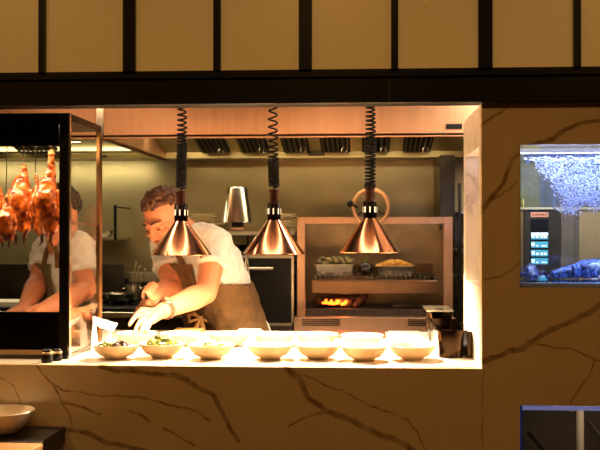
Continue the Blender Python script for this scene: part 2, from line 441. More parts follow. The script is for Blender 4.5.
# boards, napkins and tray along the back of the counter
def board(px0, px1, Y0, Y1, h, m, name, label, cat, bev=.003):
    b = MB().bx(W(px0,332,Y0).x, W(px1,332,Y0).x, Y0, Y1, CT+.0003, CT+h, bev=bev)
    return tag(b.build(name, m, smooth=30), label, cat)
board(303, 386, .74, .93, .012, mat('red brown board', '5a2c18', .5, vary=.3, vscale=7, stretch=(1,9,9)), 'serving_board', 'thin red brown wooden board lying behind the back row of bowls', 'board')
board(172, 200, .80, .90, .018, WOODL, 'chopping_board', "small tan wooden board by the cook's apron knot", 'board')
board(390, 424, .66, .92, .01, WHITE, 'white_tray', 'flat white tray behind the last bowl beside the steel insert pan', 'tray')
b = MB()
for k in range(3): b.bx(W(234,332,.8).x+.004*k, W(262,332,.8).x-.006*k, .76+.006*k, .9-.004*k, CT+.0003+.006*k, CT+.0055+.006*k, bev=.002)
tag(b.build('folded_napkin', mat('white napkin', 'efe9dd', .9, bump=.2), smooth=30), 'folded white napkin on the counter behind the third bowl', 'napkin')

POLISH = mat('polished pan steel', '35281c', .14, 1.)
# steel insert pans at the jamb
def pan(name, x0, x1, y0, y1, zb, zt, t, m, label=None, cat=None, rim=.008, parent=None, taper=.006, group=None):
    b = MB()
    def ring(x0,x1,y0,y1,z,r=.012):
        pts = []
        for cx, cy, a0 in ((x1-r,y1-r,0),(x0+r,y1-r,90),(x0+r,y0+r,180),(x1-r,y0+r,270)):
            for k in range(5):
                a = R(a0+k*22.5); pts.append((cx+r*math.cos(a), cy+r*math.sin(a), z))
        return pts
    f = taper
    b.rings([ring(x0+f,x1-f,y0+f,y1-f,zb), ring(x0,x1,y0,y1,zt-.002), ring(x0-rim,x1+rim,y0-rim,y1+rim,zt-.002), ring(x0-rim,x1+rim,y0-rim,y1+rim,zt),
             ring(x0+t,x1-t,y0+t,y1-t,zt), ring(x0+f+t,x1-f-t,y0+f+t,y1-f-t,zb+t)])
    o = b.build(name, m, parent, smooth=50)
    if label: tag(o, label, cat, group)
    return o
xa, xb = W(436,340,.22).x, W(465,340,.22).x
pan('insert_pan', xa+.004, xb, .22, .60, CT+.0003, W(450,330,.22).z, .0015, POLISH, 'deep narrow polished steel insert pan at the marble jamb', 'pan', rim=.006)
pan('insert_pan', xa+.004, xb, .64, .86, CT+.0003, W(450,312,.64).z, .0015, POLISH, 'steel insert pan with a notched lid behind the deep narrow one', 'pan', rim=.006)
t = thing('pan_lid', ((xa+xb)/2, .75, W(450,312,.64).z), 'notched steel lid on the rear insert pan', 'lid')
zl = W(450,312,.64).z+.0006
MB().bx(xa-.002, xb+.004, .635, .865, zl, zl+.004, bev=.001).build('lid_plate', STEEL, t, smooth=30)
MB().bx(xa+.03, xb-.03, .66, .70, zl+.004, zl+.009, bev=.002).build('handle', PLAST, t, smooth=30)
tag(MB().bx(xb+.009, JX-.0015, .235, .56, CT+.0003, CT+.078).build('steel_container', POLISH, smooth=30, bev=.002), 'slim steel container squeezed between insert pan and marble jamb', 'container')

# folded docket and little jars by the glass case
b = MB()
a0, a1, a2, a3 = W(90,331,.34), W(117,330,.30), W(114,321,.33), W(89,316,.37)
p = [W(86,332,.40), W(91,317,.36), W(104,320,.31), W(118,323,.28), W(111,330,.27), W(110.5,341,.262)]
q0 = [W(88,336,.33), W(96,327,.33), W(105,329,.31), W(112,331,.285), W(111,333,.28), W(112,344,.272)]
def sheet(b, A, B, th=.0012):
    n = len(A); va = [b.bm.verts.new(v) for v in A]; vb = [b.bm.verts.new(v) for v in B]
    fs = [b.bm.faces.new((va[i], va[i+1], vb[i+1], vb[i])) for i in range(n-1)]
    bmesh.ops.solidify(b.bm, geom=fs, thickness=th)
z0 = CT+.002
A = [V((-.862, .42, z0)), W(93,316.5,.34), W(105,321,.33)]
B = [V((W(88,336,.34).x, .34, z0)), W(95,321,.30), W(100,327,.29)]
sheet(b, [A[0], V((-.862,.385,W(90,324,.39).z)), A[1]], [V((-.862,.33,z0)), V((-.858,.325,W(91,330,.325).z)), W(93,323,.31)])
sheet(b, [W(93,316,.34), W(104,319.5,.35), W(118,323.5,.34)], [W(93,323,.31), W(101,328,.31), W(113,331.5,.30)])
sheet(b, [W(113,331,.302), W(111,338,.30), V((W(112,345,.29).x, .29, z0))], [W(108,329.8,.306), W(107,337,.31), V((W(108,345,.30).x, .30, z0))])
tag(b.build('order_docket', PAPER, smooth=30), 'curled white paper order docket leaning beside the glass case', 'paper')
for px, py, Y, s, lab in ((47,361,.05,1.0,'little black jar with pale rim, the larger one before the glass case'), (57,358,.09,.9,'little black jar half behind its larger twin at the glass case post')):
    t = thing('small_jar', (W(px,py,Y).x, Y, CT), lab, 'jar', 'black jars by the glass case')
    r = .0165*s
    MB().lathe([(0,.0004),(r*.92,.0004),(r,.003),(r,.022*s),(r*.9,.025*s),(0,.025*s)]).build('jar_body', BLACK, t, world=False)
    MB().lathe([(r*.86,.024*s),(r*1.02,.025*s),(r*1.02,.029*s),(r*.9,.031*s),(0,.031*s)]).build('jar_lid', mat('pale brass lid', 'c9a878', .3, .8), t, world=False)
    MB().lathe([(r*.8,.031*s),(r*.8,.036*s),(r*.6,.039*s),(0,.039*s)]).build('knob', BLACK, t, world=False)

# ---------------------------------------------------------------- heat lamps
RAILZ = 2.05; LY = .40
def lamp_proto():
    t = thing('heat_lamp', (0,0,0), 'x', 'heat lamp')
    MB().lathe([(.098,.0),(.0985,.002),(.097,.004),(.021,.108),(.0205,.112)], seg=64).build('lamp_shade', COPPER, t, world=False)
    MB().lathe([(.0965,.002),(.0195,.108),(0,.108)], seg=48).build('shade_lining', COPIN, t, world=False)
    MB().lathe([(0,.108),(.021,.108),(.0215,.112),(.0215,.160),(.019,.163),(.0,.163)], seg=32).build('collar', mat('dark copper collar', '1c100c', .25, .8), t, world=False)
    s = MB()
    for k in range(16):
        a = 2*PI*k/16
        rot = M.Rotation(a, 3, 'Z')
        c = rot @ V((.0213,0,.136)); s.bx(c.x-.0012, c.x+.0012, c.y-.0016, c.y+.0016, c.z-.009, c.z+.009, rot) if k % 2 == 0 else None
    s.build('vent_slots', mat('lit vent slot', 'ffe9c0', .4, emit=1.2), t, world=False)
    MB().lathe([(0,.163),(.0145,.163),(.0145,.196),(.017,.197),(.017,.203),(.012,.206),(0,.206)], seg=24).build('socket', mat('socket copper', '6a4030', .3, .9), t, world=False)
    MB().ell((0,0,.066), (.024,.024,.028)).lathe([(.014,.088),(.012,.108),(0,.108)], seg=16).build('bulb', mat('lit bulb', 'ffd9a0', .4, emit=14, ecol='ffbf70'), t, world=False)
    return t
def cord(t, top, bot, tight, loose_turns, tight_turns, sway, seed):
    """coiled cable: stretched at the top, bunched lower down"""
    rnd = random.Random(seed); n = (loose_turns+tight_turns)*14; pts = []
    for i in range(n+1):
        turn = i/14
        if turn < loose_turns:
            u = turn/loose_turns; z = top-(top-tight)*(1-(1-u)**(1.12 if loose_turns > 30 else 1.45))
        else: z = tight-(tight-bot)*((turn-loose_turns)/tight_turns)
        f = (top-z)/(top-bot); r = .0115+.0035*min(1, 1.3*f) + .0008*math.sin(turn*3)
        cx = sway*math.sin(f*PI); a = turn*2*PI
        pts.append((cx+r*math.cos(a), r*math.sin(a), z))
    pts += [(0,0,bot-.004), (0,0,bot-.012)]
    pts = [(0,0,top+.02)] + pts
    MB().tube(pts, .0032, 6).build('coiled_cord', BLACKM, t, world=False)
lp = lamp_proto()
lamps = []
for i, (px, py, lab) in enumerate(((181,255,"copper cone heat lamp hanging before the cook's chest"), (274,254,'copper cone heat lamp in front of the black oven'), (370,252.5,'copper cone heat lamp in front of the grill wheel'))):
    p = W(px, py, LY); o = lp if i == 0 else copy_tree(lp); o.location = p
    tag(o, lab, 'heat lamp', 'heat lamps over the pass'); lamps.append(o)
for i, o in enumerate(lamps):
    top = RAILZ-o.location.z
    kx = [(160,2.2,14,.003),(178,3.6,12,-.004),(150,2.4,15,.002)][i]
    zt_ = [W(0,148,LY).z, W(0,162,LY).z, W(0,188,LY).z][i]-o.location.z
    cord(o, top, .216, zt_, [17,14,32][i], [20,17,5][i], kx[3], i)
    light('heat_glow', 'AREA', o.location+V((0,0,.034)), HEATW, HEATC, .09, shape='DISK')
tag(MB().bx(-1.0, .3, LY-.02, LY+.02, RAILZ+.018, RAILZ+.05).bx(-.95,-.93,LY-.01,LY+.01,RAILZ+.05,2.75).bx(.2,.22,LY-.01,LY+.01,RAILZ+.05,2.75).build('lamp_rail', BLACK, smooth=30), 'black ceiling rail the copper heat lamps hang from', 'rail')
# ---------------------------------------------------------------- glass duck case
GX = -.875; GXL = -1.75; GY0, GY1 = .13, .50; GZ1 = 1.846
zl = W(30,312,GY0).z; zh = W(30,146,GY0).z
case = thing('duck_display_case', ((GX+GXL)/2, GY0, CT+.0004), 'black framed glass display case with roast ducks hanging inside', 'display case')
z0 = CT+.0004
MB().bx(GXL, GX, GY0, GY1, z0, z0+.012).build('case_floor', STEELD, case, smooth=0, bev=.001)
MB().bx(GXL, GX-.028, GY0, GY0+.008, z0+.024, zl).build('lower_panel', BLKGL, case, smooth=0)
MB().bx(GXL, GX-.028, GY0-.004, GY0+.01, z0+.012, z0+.026).build('bottom_rail', mat('pale bronze rail', 'a88a62', .4, .7), case, smooth=0, bev=.001)
MB().bx(GXL, GX-.028, GY0, GY0+.008, zh, GZ1).build('upper_panel', BLKGL, case, smooth=0)
MB().bx(GXL, GX, GY0+.01, GY1, GZ1-.02, GZ1).build('case_roof', BLACK, case, smooth=0)
MB().bx(W(59.5,250,GY0).x, W(68,250,GY0).x, GY0-.004, GY0+.02, z0, GZ1).build('front_post', BLACK, case, smooth=0, bev=.001)
MB().bx(W(68,250,GY0).x+.0002, W(69.8,250,GY0).x, GY0-.003, GY0+.014, z0, GZ1).build('post_edge', STEELB, case, smooth=0)
MB().bx(GXL, GX-.03, GY0+.002, GY0+.006, zl, zh).build('front_glass', GLASS, case, smooth=0)
zr = W(90,308,.36).z
gs = MB().bx(GX-.003, GX+.001, GY0+.014, GY1-.03, z0+.012, GZ1-.02).build('side_glass', GLASS, case, smooth=0)
MB().bx(GX-.009, GX+.003, GY1-.032, GY1, z0+.012, GZ1-.02).build('rear_post', BRASS, case, smooth=0, bev=.001)
MB().bx(GX-.02, GX-.0032, GY0+.022, GY1-.033, W(90,224,.36).z-.004, W(90,224,.36).z+.004).build('side_rail', BRASS, case, smooth=0, bev=.001)
MB().bx(GX-.02, GX-.0032, GY0+.022, GY1-.033, zr-.006, zr+.006).build('side_rail', BRASS, case, smooth=0, bev=.001)
MB().bx(GX-.012, GX-.0032, GY0+.022, GY1-.033, z0+.013, zr-.0065).build('side_panel', mat('bronze mirror panel', '5a3c26', .14, 1., vary=.25, vscale=30), case, smooth=0)
HZ = W(24,143,.3).z
MB().tube([(GXL,.30,HZ),(GX-.012,.30,HZ)], .006).build('hanging_rail', STEELB, case)
def duck(px, pyT, pyB, Y, wpx, label, seed, neck=None, wing=True, dark=.0):
    """roast duck hung from a hook; pyT..pyB body top and bottom, wpx half width in px"""
    rnd = random.Random(seed); k = (Y+CD)/CF
    top, bot = W(px, pyT, Y), W(px, pyB, Y); h = top.z-bot.z; r = wpx*k
    c = V((top.x, Y, 0)); z = lambda f: top.z-h*f
    t = thing('roast_duck', (top.x, Y, HZ), label, 'roast duck', 'roast ducks in the glass case')
    m = MB()
    m.chain([c+V((0,0,z(.12))), c+V((-.003,-.006,z(.35))), c+V((.002,-.004,z(.62))), c+V((.004,.004,z(.84)))], [r*.66, r*.92, r*.86, r*.5], 20)
    m.ell(c+V((-r*.3,-r*.45,z(.4))), (r*.6,r*.6,h*.2)); m.ell(c+V((r*.35,-r*.45,z(.5))), (r*.55,r*.55,h*.2))
    n0 = c+V((r*.1,0,z(.1))); 
    n1 = c+V(((neck or (.2,0))[0]*r, 0, top.z + (W(0,(neck or (0,pyT-12))[1],Y).z-top.z)))
    m.chain([n0, (n0+n1)/2+V((.003,0,0)), n1], [r*.5, r*.3, r*.2], 14)
    for s in (-1,1):   # thighs
        m.chain([c+V((s*r*.5,-r*.3,z(.68))), c+V((s*r*.62,-r*.45,z(.86))), c+V((s*r*.35,-r*.3,z(1.0)))], [r*.42,r*.3,r*.13])
    me = fuse(m, .0035, 3, .006, .018)
    link(me, 'body', DUCK, t)
    for s in (-1,1):
        w = MB().chain([c+V((s*r*.8,-r*.15,z(.25))), c+V((s*r*1.08,-r*.4,z(.5))), c+V((s*r*.85,-r*.55,z(.66))), c+V((s*r*1.0,-r*.5,z(.80)))], [r*.24,r*.2,r*.16,r*.07])
        link(fuse(w, .003, 2, .003, .012), 'wing', DUCK, t)
    for s in (-1,1):
        link(fuse(MB().chain([c+V((s*r*.35,-r*.3,z(.97))), c+V((s*r*.32,-r*.35,z(1.1))), c+V((s*r*.45,-r*.45,z(1.16)))], [r*.15,r*.1,r*.07]), .0025, 1), 'foot', DUCKD, t)
    hk = [n1+V((.006,0,-.004)), n1+V((0,0,.008)), n1+V((-.003,0,.02)), V((n1.x,Y,HZ-.02)), V((n1.x,Y,HZ+.004)), V((n1.x,Y+.007,HZ+.010)), V((n1.x,Y+.014,HZ+.004)), V((n1.x,Y+.015,HZ-.008))]
    hk = [hk[0],hk[1],hk[2],hk[3]]+[V((n1.x, Y+.0*i, HZ)) + V((0, .0085*math.sin(a)*1, .0085*math.cos(a))) for i, a in enumerate([R(-100),R(-50),R(0),R(50),R(100)])]
    MB().tube(hk, .0016, 6).build('hook', STEELB, t)
    MB().ell(n1+V((0,-.002,-.006)), (r*.24,r*.24,.008)).build('neck_tie', mat('twine', '94602e', .8), t)
    return t
duck(21.5, 176, 237, .33, 13, 'plump roast duck hanging whole in the middle of the glass case window', 1, (.2,166))
duck(48, 178, 236, .27, 14, "roast duck with stretched neck hanging beside the case's front post", 2, (.25,152))
duck(-5, 184, 228, .36, 10, 'roast duck cut by the picture edge, hung high in the glass case', 3, (0,170))
duck(7, 207, 243, .22, 10, 'dark roast duck hanging low in front of the one at the picture edge', 4, (0,196))
duck(36, 190, 226, .43, 8.5, 'smaller shadowed roast duck hanging behind and between the two large ducks', 5, (0,176))

# ---------------------------------------------------------------- extractor hoods
HX0 = W(104,136,1.0).x; HZ0 = 1.856; HX1 = .62
def hood(x0, x1, label, nfil, fpx, name='extractor_hood'):
    t = thing(name, ((x0+x1)/2, 1.0, HZ0), label, 'extractor hood', 'extractor hoods over the kitchen line')
    b = MB().bx(x0, x1, 1.0, 1.015, HZ0, 2.4).bx(x0, x1, 1.0, 1.03, HZ0-.004, HZ0+.008)
    b.bx(x0, x0+.012, 1.015, 2.28, HZ0, 2.4).bx(x1-.012, x1, 1.015, 2.28, HZ0, 2.4).bx(x0, x1, 1.0, 2.28, 2.4, 2.41)
    b.build('canopy', HOODM, t, smooth=0)
    # filter bank slopes down to the back
    b = MB().prism([(1.70,1.965),(2.12,1.885),(2.12,1.90),(1.70,1.98)], x1-x0-.03, (x0+.015,0,0), 'yz')
    b.bx(x0+.013, x1-.013, 2.12, 2.285, HZ0, 1.90)
    b.bx(x0+.013, x1-.013, 1.69, 1.70, 1.96, 2.4)
    b.build('filter_frame', mat('yellow lit steel', 'b8a878', .35, .7, vary=.1, vscale=6), t, smooth=0)  # yellow light in the filter gaps is put into the steel colour
    sl = math.atan2(-.08,.42); rot = M.Rotation(sl, 3, 'X')
    for k in range(nfil):
        xa, xb = fpx[k]
        f = MB(); cy, cz = 1.91, 1.918
        f.bx(xa, xb, cy-.19, cy+.17, cz-.006, cz+.004, rot)
        o = f.build('baffle_filter', BLACKM, t, smooth=0)
        g = MB(); n = max(3, int((xb-xa)/.022))
        for j in range(n):
            x = xa+(j+.5)*(xb-xa)/n; g.bx(x-.004, x+.004, cy-.18, cy+.16, cz-.014, cz-.006, rot)
        g.build('baffle', STEELD, o, smooth=0)
        hx = xb-.03 ; hp = [V((hx+.012*math.cos(a), cy+.07, cz-.028+.018*math.sin(a)-.012)) for a in [R(q) for q in range(-20,260,28)]]
        MB().tube(hp, .0022, 6).build('handle', STEELB, o)
    return t
fx = [(W(a,143,1.9).x, W(c,143,1.9).x) for a, c in ((196,225),(237,266),(281,308),(320,350),(362,390),(404,433))]
h1 = hood(HX0, HX1, 'wide steel extractor hood with dark baffle filters above the cook', 6, fx)
MB().bx(W(308,155,2.11).x, W(325,155,2.11).x, 2.112, 2.119, W(0,157.5,2.11).z, W(0,152,2.11).z, bev=.003).build('recessed_handle', STEELD, h1)
MB().bx(W(446,130,.998).x, W(462,130,.998).x, .9965, .9995, W(0,132,.998).z, W(0,127,.998).z).build('nameplate', BLACK, h1, smooth=0)
HL0 = -2.5; HL1 = HX0-.012
h2 = hood(HL0, HL1-.02, 'steel extractor hood over the range behind the glass duck case', 3, [(-2.3,-2.1),(-2.0,-1.8),(-1.7,-1.5)])
MB().bx(HL1-.018, HX0-.002, 1.0, 1.02, HZ0, 2.4).build('joint_strip', STEELB, h2, smooth=0)
tl = thing('strip_light', (-1.6, 2.05, 1.86), 'glowing strip light under the hood above the range', 'strip light')
MB().bx(W(72,149,2.05).x-.8, W(154,149,2.05).x, 2.03, 2.09, W(100,148,2.05).z-.003, W(100,146,2.05).z+.012).build('housing', STEELD, tl, smooth=0)
MB().bx(W(72,149,2.05).x-.79, W(154,149,2.05).x-.01, 2.02, 2.03, W(100,151,2.05).z-.001, W(100,147,2.05).z).build('diffuser', mat('lit diffuser', 'f0e2a0', .4, emit=2.2, ecol='f5e09a'), tl, smooth=0)
MB().bx(-2.0,-1.98,2.09,2.29,1.86,1.87).bx(-1.3,-1.28,2.09,2.29,1.86,1.87).build('bracket', STEELD, tl, smooth=0)

# ---------------------------------------------------------------- range with pots
RY = 1.5; rz = W(115,307,1.55).z
rng = thing('cooking_range', (-1.5, RY, 0), 'black topped steel cooking range behind the order docket', 'range')
x1 = W(196,310,RY).x
MB().bx(-2.5, x1, RY+.02, 2.25, .08, rz-.04).build('body', STEELD, rng, smooth=0, bev=.004)
MB().bx(-2.5, x1, RY, 2.25, rz-.04, rz).build('range_top', BLACK, rng, smooth=0, bev=.004)
MB().bx(-2.5, x1, RY-.03, RY-.002, W(0,317.5,RY-.03).z, W(0,311.5,RY-.03).z).build('front_rail', STEELB, rng, smooth=0, bev=.003)
MB().bx(-2.5, W(125,265,2.0).x, 1.98, 2.0, rz, W(110,264,2.0).z).bx(-2.5, x1, 2.1, 2.25, rz, W(110,278,2.1).z).build('backguard', STEELD, rng, smooth=0, bev=.003)
MB().bx(W(125,265,2.0).x, x1, 2.06, 2.098, W(0,282,2.06).z, W(0,272,2.06).z).build('back_rail', STEEL, rng, smooth=0, bev=.003)
MB().bx(-2.4,-2.35,RY+.1,2.2,0,.08).bx(x1-.1,x1-.05,RY+.1,2.2,0,.08).build('leg', STEELD, rng, smooth=0)
for gx in (115, 150, 178):
    b = MB(); c = W(gx, 304, 1.72); c.z = rz
    for k in range(4):
        a = k*PI/4; b.bx(c.x-.1, c.x+.1, c.y-.005, c.y+.005, rz+.001, rz+.014, M.Rotation(a,3,'Z'))
    b.build('burner_grate', BLACKM, rng, smooth=0)
pz = rz+.0146
b = MB()
for k in range(2): b.bx(W(-30,303,1.6).x, W(33-4*k,303,1.6).x, 1.53, 1.70, rz+.0006+.011*k, rz+.011+.011*k, bev=.004)
tag(b.build('kitchen_towel', mat('white towel','ddd6c4',.9,bump=.3), smooth=30), 'folded white towel lying on the range behind the glass case', 'towel')
def frypan(px, Y, r, h, label, hd, grp=None):
    c = V((W(px,300,Y).x, Y, pz)); t = thing('frying_pan', c, label, 'pan', grp)
    MB().lathe([(0,0),(r*.7,0),(r*.82,.004),(r,h),(r-.002,h+.001),(r*.8,.006),(r*.68,.003),(0,.003)], c).build('pan_body', STEELB, t)
    d = V((math.cos(hd), math.sin(hd), 0)); p0 = c+d*(r-.006)+V((0,0,h-.008)); 
    MB().tube([p0, p0+d*.05+V((0,0,.012)), p0+d*.2+V((0,0,.03))], [.006,.005,.008], 8).build('handle', STEELB, t)
    return t
frypan(119.5, 1.72, .072, .035, 'shallow steel frying pan on the front burner of the range', R(165))
def pot(px, Y, r, h, label):
    c = V((W(px,290,Y).x, Y, pz)); t = thing('saucepan', c, label, 'saucepan')
    MB().lathe([(0,0),(r,0),(r+.001,.004),(r+.001,h-.003),(r+.004,h),(r-.001,h),(r-.002,.004),(0,.003)], c).build('pan_body', STEEL, t)
    for s in (-1,1):
        p = [c+V((s*(r+.016*math.sin(a)), .02*math.cos(a), h*.75)) for a in [R(q) for q in range(0,181,30)]]
        MB().tube(p, .003, 6).build('handle', STEELB, t)
    return c, t
pc, _ = pot(133, 1.86, .034, .068, 'small steel saucepan with ladles standing at the back of the range')
pc2, _ = pot(152, 1.9, .036, .058, "steel saucepan on the range half behind the cook's fist")
def ladle(p, top, label):
    t = thing('ladle', p, label, 'ladle', 'ladles in the saucepan')
    d = (top-p).normalized()
    MB().tube([p+V((0,0,.012)), p+d*.05, top], [.0035,.003,.0035], 8).build('handle', STEELB, t)
    MB().ell(top, (.006,.004,.008)).build('hook_end', STEELB, t)
    MB().ell(p+V((0,0,.0125)), (.012,.012,.008)).build('ladle_bowl', STEELB, t)
for q, (px, py, dx, l) in enumerate(((136,263,-.012,'steel ladle standing in the saucepan, nearest the glass case'),(139.5,267,.002,'steel ladle in the saucepan between two others'),(145,270,.014,"steel ladle in the saucepan leaning towards the cook"))):
    ladle(pc+V((dx,.0,.006)), W(px,py,1.87), l)
# wall shelf with pot
sh = thing('wall_shelf', W(110,238,2.1), 'small steel wall shelf on an upright behind the glass case', 'shelf')
a, c, z, _ = span(85, 121, 240, 237, 2.12)
MB().bx(a, c, 2.0, 2.29, W(0,240,2.0).z, W(0,237.5,2.0).z).build('shelf_board', STEEL, sh, smooth=0)
MB().bx(c-.006, c+.006, 2.0, 2.012, W(0,240,2.0).z, W(0,205,2.0).z).bx(c-.003,c+.003,2.012,2.298,W(0,208,2.0).z,W(0,206.5,2.0).z).build('upright', BLACK, sh, smooth=0)
zs = W(0,237.5,2.0).z+.0005
c = V((W(106,236,2.1).x, 2.1, zs))
tag(MB().lathe([(0,0),(.022,0),(.034,.012),(.038,.034),(.036,.034),(.03,.012),(0,.006)], c).build('steel_bowl', STEEL), 'round steel bowl on the small wall shelf', 'bowl')

# ---------------------------------------------------------------- plate shelf
PY = 1.86; zs = W(230,231,PY).z
ps = thing('plate_shelf', W(245,232,PY), 'long steel shelf carrying plate stacks behind the cook', 'shelf')
SX1 = W(297,300,1.6).x-.014
MB().bx(W(186,230,PY-.16).x, SX1, PY-.16, 2.29, zs-.02, zs, bev=.002).build('shelf_board', STEEL, ps, smooth=0)
MB().bx(W(186,230,PY-.16).x, SX1, PY-.12, 2.29, zs-.105, zs-.095, bev=.002).build('lower_board', STEELD, ps, smooth=0)
for px in (190, 239, 292):
    x = W(px,230,PY).x; MB().bx(x-.006, x+.006, 2.2, 2.212, zs-.095, zs-.02).bx(x-.006, x+.006, 2.0, 2.297, zs-.14, zs-.105).build('bracket', STEELD, ps, smooth=0)
def plate(r): return MB().lathe([(0,0),(r*.55,0),(r*.6,.002),(r,.006),(r,.0085),(r*.6,.005),(0,.004)], seg=32)
p0 = None
def stack(px, Y, r, n, grp, where):
    global p0
    words = ['lowest','second from bottom','third from bottom','fourth from bottom','fifth from bottom','sixth from bottom','seventh from bottom','eighth from bottom','ninth from bottom']
    for k in range(n):
        if p0 is None: o = p0 = plate(.07).build('plate', mat('cream china', 'd9c79b', .3))
        else: o = copy_tree(p0)
        o.scale = (r/.07,)*2+(1,)
        o.location = (W(px,220,Y).x+random.uniform(-.009,.009), Y+random.uniform(-.006,.006), zs+.0006+.0088*k)
        tag(o, f"cream china plate {where}, {'topmost' if k == n-1 else words[k]}", 'plate', grp)
stack(203, PY, .062, 9, 'plates stacked behind the cook', "stacked behind the cook's shoulder")
stack(219, PY-.04, .058, 4, 'plates in the low stack', 'in the low stack before the tapered bucket')
stack(284, PY, .056, 9, 'plates stacked behind the middle heat lamp', 'stacked behind the middle heat lamp')
# tapered steel bucket standing upside down on scales
c = V((W(238,226,PY-.1).x, PY-.1, zs+.0006))
t = thing('kitchen_scale', c, 'little black kitchen scale under the tapered steel bucket', 'scale')
MB().bx(c.x-.03, c.x+.034, c.y-.03, c.y+.03, c.z, c.z+.016, bev=.004).build('base', PINKST, t, smooth=30)
MB().bx(c.x-.026, c.x+.024, c.y-.025, c.y+.025, c.z+.0162, c.z+.038, bev=.002).build('platform', BLACK, t, smooth=30)
zb = c.z+.0386
hb = W(238,187.5,PY-.1).z-zb
tag(MB().lathe([(.071,0),(.073,.002),(.072,.004),(.046,hb-.004),(.043,hb),(0,hb),(0,hb-.003),(.042,hb-.003),(.07,.003)], c+V((-.002,0,.0386)), seg=48).build('steel_bucket', STEELB, smooth=30), 'tapered steel bucket standing upside down behind the cook', 'bucket')
for k, (px, lab) in enumerate(((222,'black round pan on the lower shelf nearest the cook'),(238,'black round pan on the lower shelf below the steel bucket'))):
    c = V((W(px,240,PY-.02).x, PY-.02, zs-.0945))
    tag(MB().lathe([(0,0),(.03,0),(.042,.02),(.043,.03),(.041,.03),(.03,.004),(0,.004)], c).build('black_pan', BLACK), lab, 'pan', 'black pans on the lower shelf')
# ---------------------------------------------------------------- black oven
OY = 1.62; G = 1.60
ov = thing('oven', W(270,330,OY)*1, 'black fronted oven with steel trim behind the middle heat lamp', 'oven'); ov.location.z = 0
a, c, zlo, zhi = span(238, 297, 334, 253, OY); c = W(297,300,G).x-.012
MB().bx(a-.05, c-.004, OY+.012, 2.2, 0, zs-.150, bev=.003).build('body', STEELD, ov, smooth=0)
b = MB(); zA, zB = W(0,324,OY).z, W(0,255,OY).z
b.bx(a, c-.004, OY, OY+.012, zB-.012, zB).bx(c-.014, c-.004, OY, OY+.012, zA, zB-.012).bx(a, a+.012, OY, OY+.012, zA, zB-.012).bx(a, c-.004, OY, OY+.012, zA, zA+.012)
b.build('door_frame', STEEL, ov, smooth=0)
dr = MB().bx(a+.012, c-.014, OY+.001, OY+.011, zA+.012, zB-.012).build('door', OVEN, ov, smooth=0)
zc = W(0,268,OY).z
MB().tube([(W(236,268,OY).x, OY-.035, zc), (W(274,268,OY).x, OY-.035, zc)], .009, 12).tube([(W(270,268,OY).x, OY-.03, zc), (W(270,268,OY).x, OY+.002, zc)], .005).tube([(W(243,268,OY).x, OY-.03, zc), (W(243,268,OY).x, OY+.002, zc)], .005).build('handle', STEELB, dr)
tg = thing('tongs', (W(248,268,OY-.05).x, OY-.045, zc), 'steel tongs hanging from the oven door handle', 'tongs')
for s in (-1,1):
    p = [V((W(248,0,OY).x+s*.003, OY-.048, W(0,257,OY).z)), V((W(248,0,OY).x+s*.009, OY-.05, W(0,272,OY).z)), V((W(247,0,OY).x+s*.012, OY-.05, W(0,286,OY).z)), V((W(247,0,OY).x+s*.006, OY-.05, W(0,290,OY).z))]
    MB().tube(p, [.004,.005,.006,.004], 8).build('arm', STEELB, tg)
MB().tube([V((W(248,0,OY).x-.006, OY-.048, W(0,258,OY).z)), V((W(248,0,OY).x, OY-.048, W(0,255,OY).z)), V((W(248,0,OY).x+.006, OY-.048, W(0,258,OY).z))], .004, 8).build('spring_end', STEELB, tg)

# ---------------------------------------------------------------- wood fired grill
G = 1.60
gr = thing('charcoal_grill', (W(374,330,G).x, G, 0), 'tall steel framed charcoal grill with glowing logs and a hand wheel', 'grill')
xl, xr = W(297,300,G).x, W(453,300,G).x
ztop = W(370,217,G).z; zbar = W(370,224,G).z; zbase = W(370,317,G).z
pw = W(305,0,G).x-xl
MB().bx(xl, xl+pw, G, G+.05, zbase, ztop).bx(xr-pw-.004, xr, G, G+.05, zbase, ztop).bx(xl+pw, xr-pw-.004, G, G+.05, zbar, ztop).build('frame', PINKST, gr, smooth=0, bev=.002)
MB().bx(xl-.012, xr+.01, G-.02, 2.2, W(370,333,G).z-.02, zbase-.0002).build('base_panel', PINKST, gr, smooth=0, bev=.002)
MB().bx(xl, xr, G+.01, 2.2, 0, W(370,333,G).z-.021).build('cabinet', STEELD, gr, smooth=0)
for p0_, p1_ in ((302,340),(408,426)):
    v = MB(); a, c, z0_, z1_ = span(p0_, p1_, 326, 319, G-.0215)
    for k in range(4):
        z = z0_+(z1_-z0_)*(k+.5)/4; v.bx(a, c, G-.0225, G-.0202, z-.0022, z+.0022)
    v.build('vent', BLACKM, gr, smooth=0)
MB().lathe([(0,0),(.008,0),(.008,.01),(0,.012)], (W(373,330,G-.02).x, G-.0202, W(0,331,G-.02).z), 16, M.Rotation(R(90),3,'X')).build('knob', BLACK, gr)
MB().bx(xl+.005, xr-.005, 2.0, 2.01, zbase, ztop).bx(xl, xl+.006, G+.05, 2.01, zbase, zbar).bx(xr-.006, xr, G+.05, 2.01, zbase, zbar).build('firebox_wall', mat('heat stained steel', '8a7458', .4, .8, vary=.3, vscale=5), gr, smooth=0)
MB().bx(xl+.02, xr-.03, G+.06, 1.98, zbase, zbase+.03).build('ash_bed', mat('ash', '3a2d24', .9, vary=.4, vscale=50, bump=.6), gr)
STEELG = mat('grate steel', '6b5039', .32, .9, vary=.15, vscale=10)
gx0, gx1 = W(312,280,G+.02).x, W(438,280,G+.02).x
gz1, gz0 = W(0,278.5,G+.02).z, W(0,292,G+.02).z
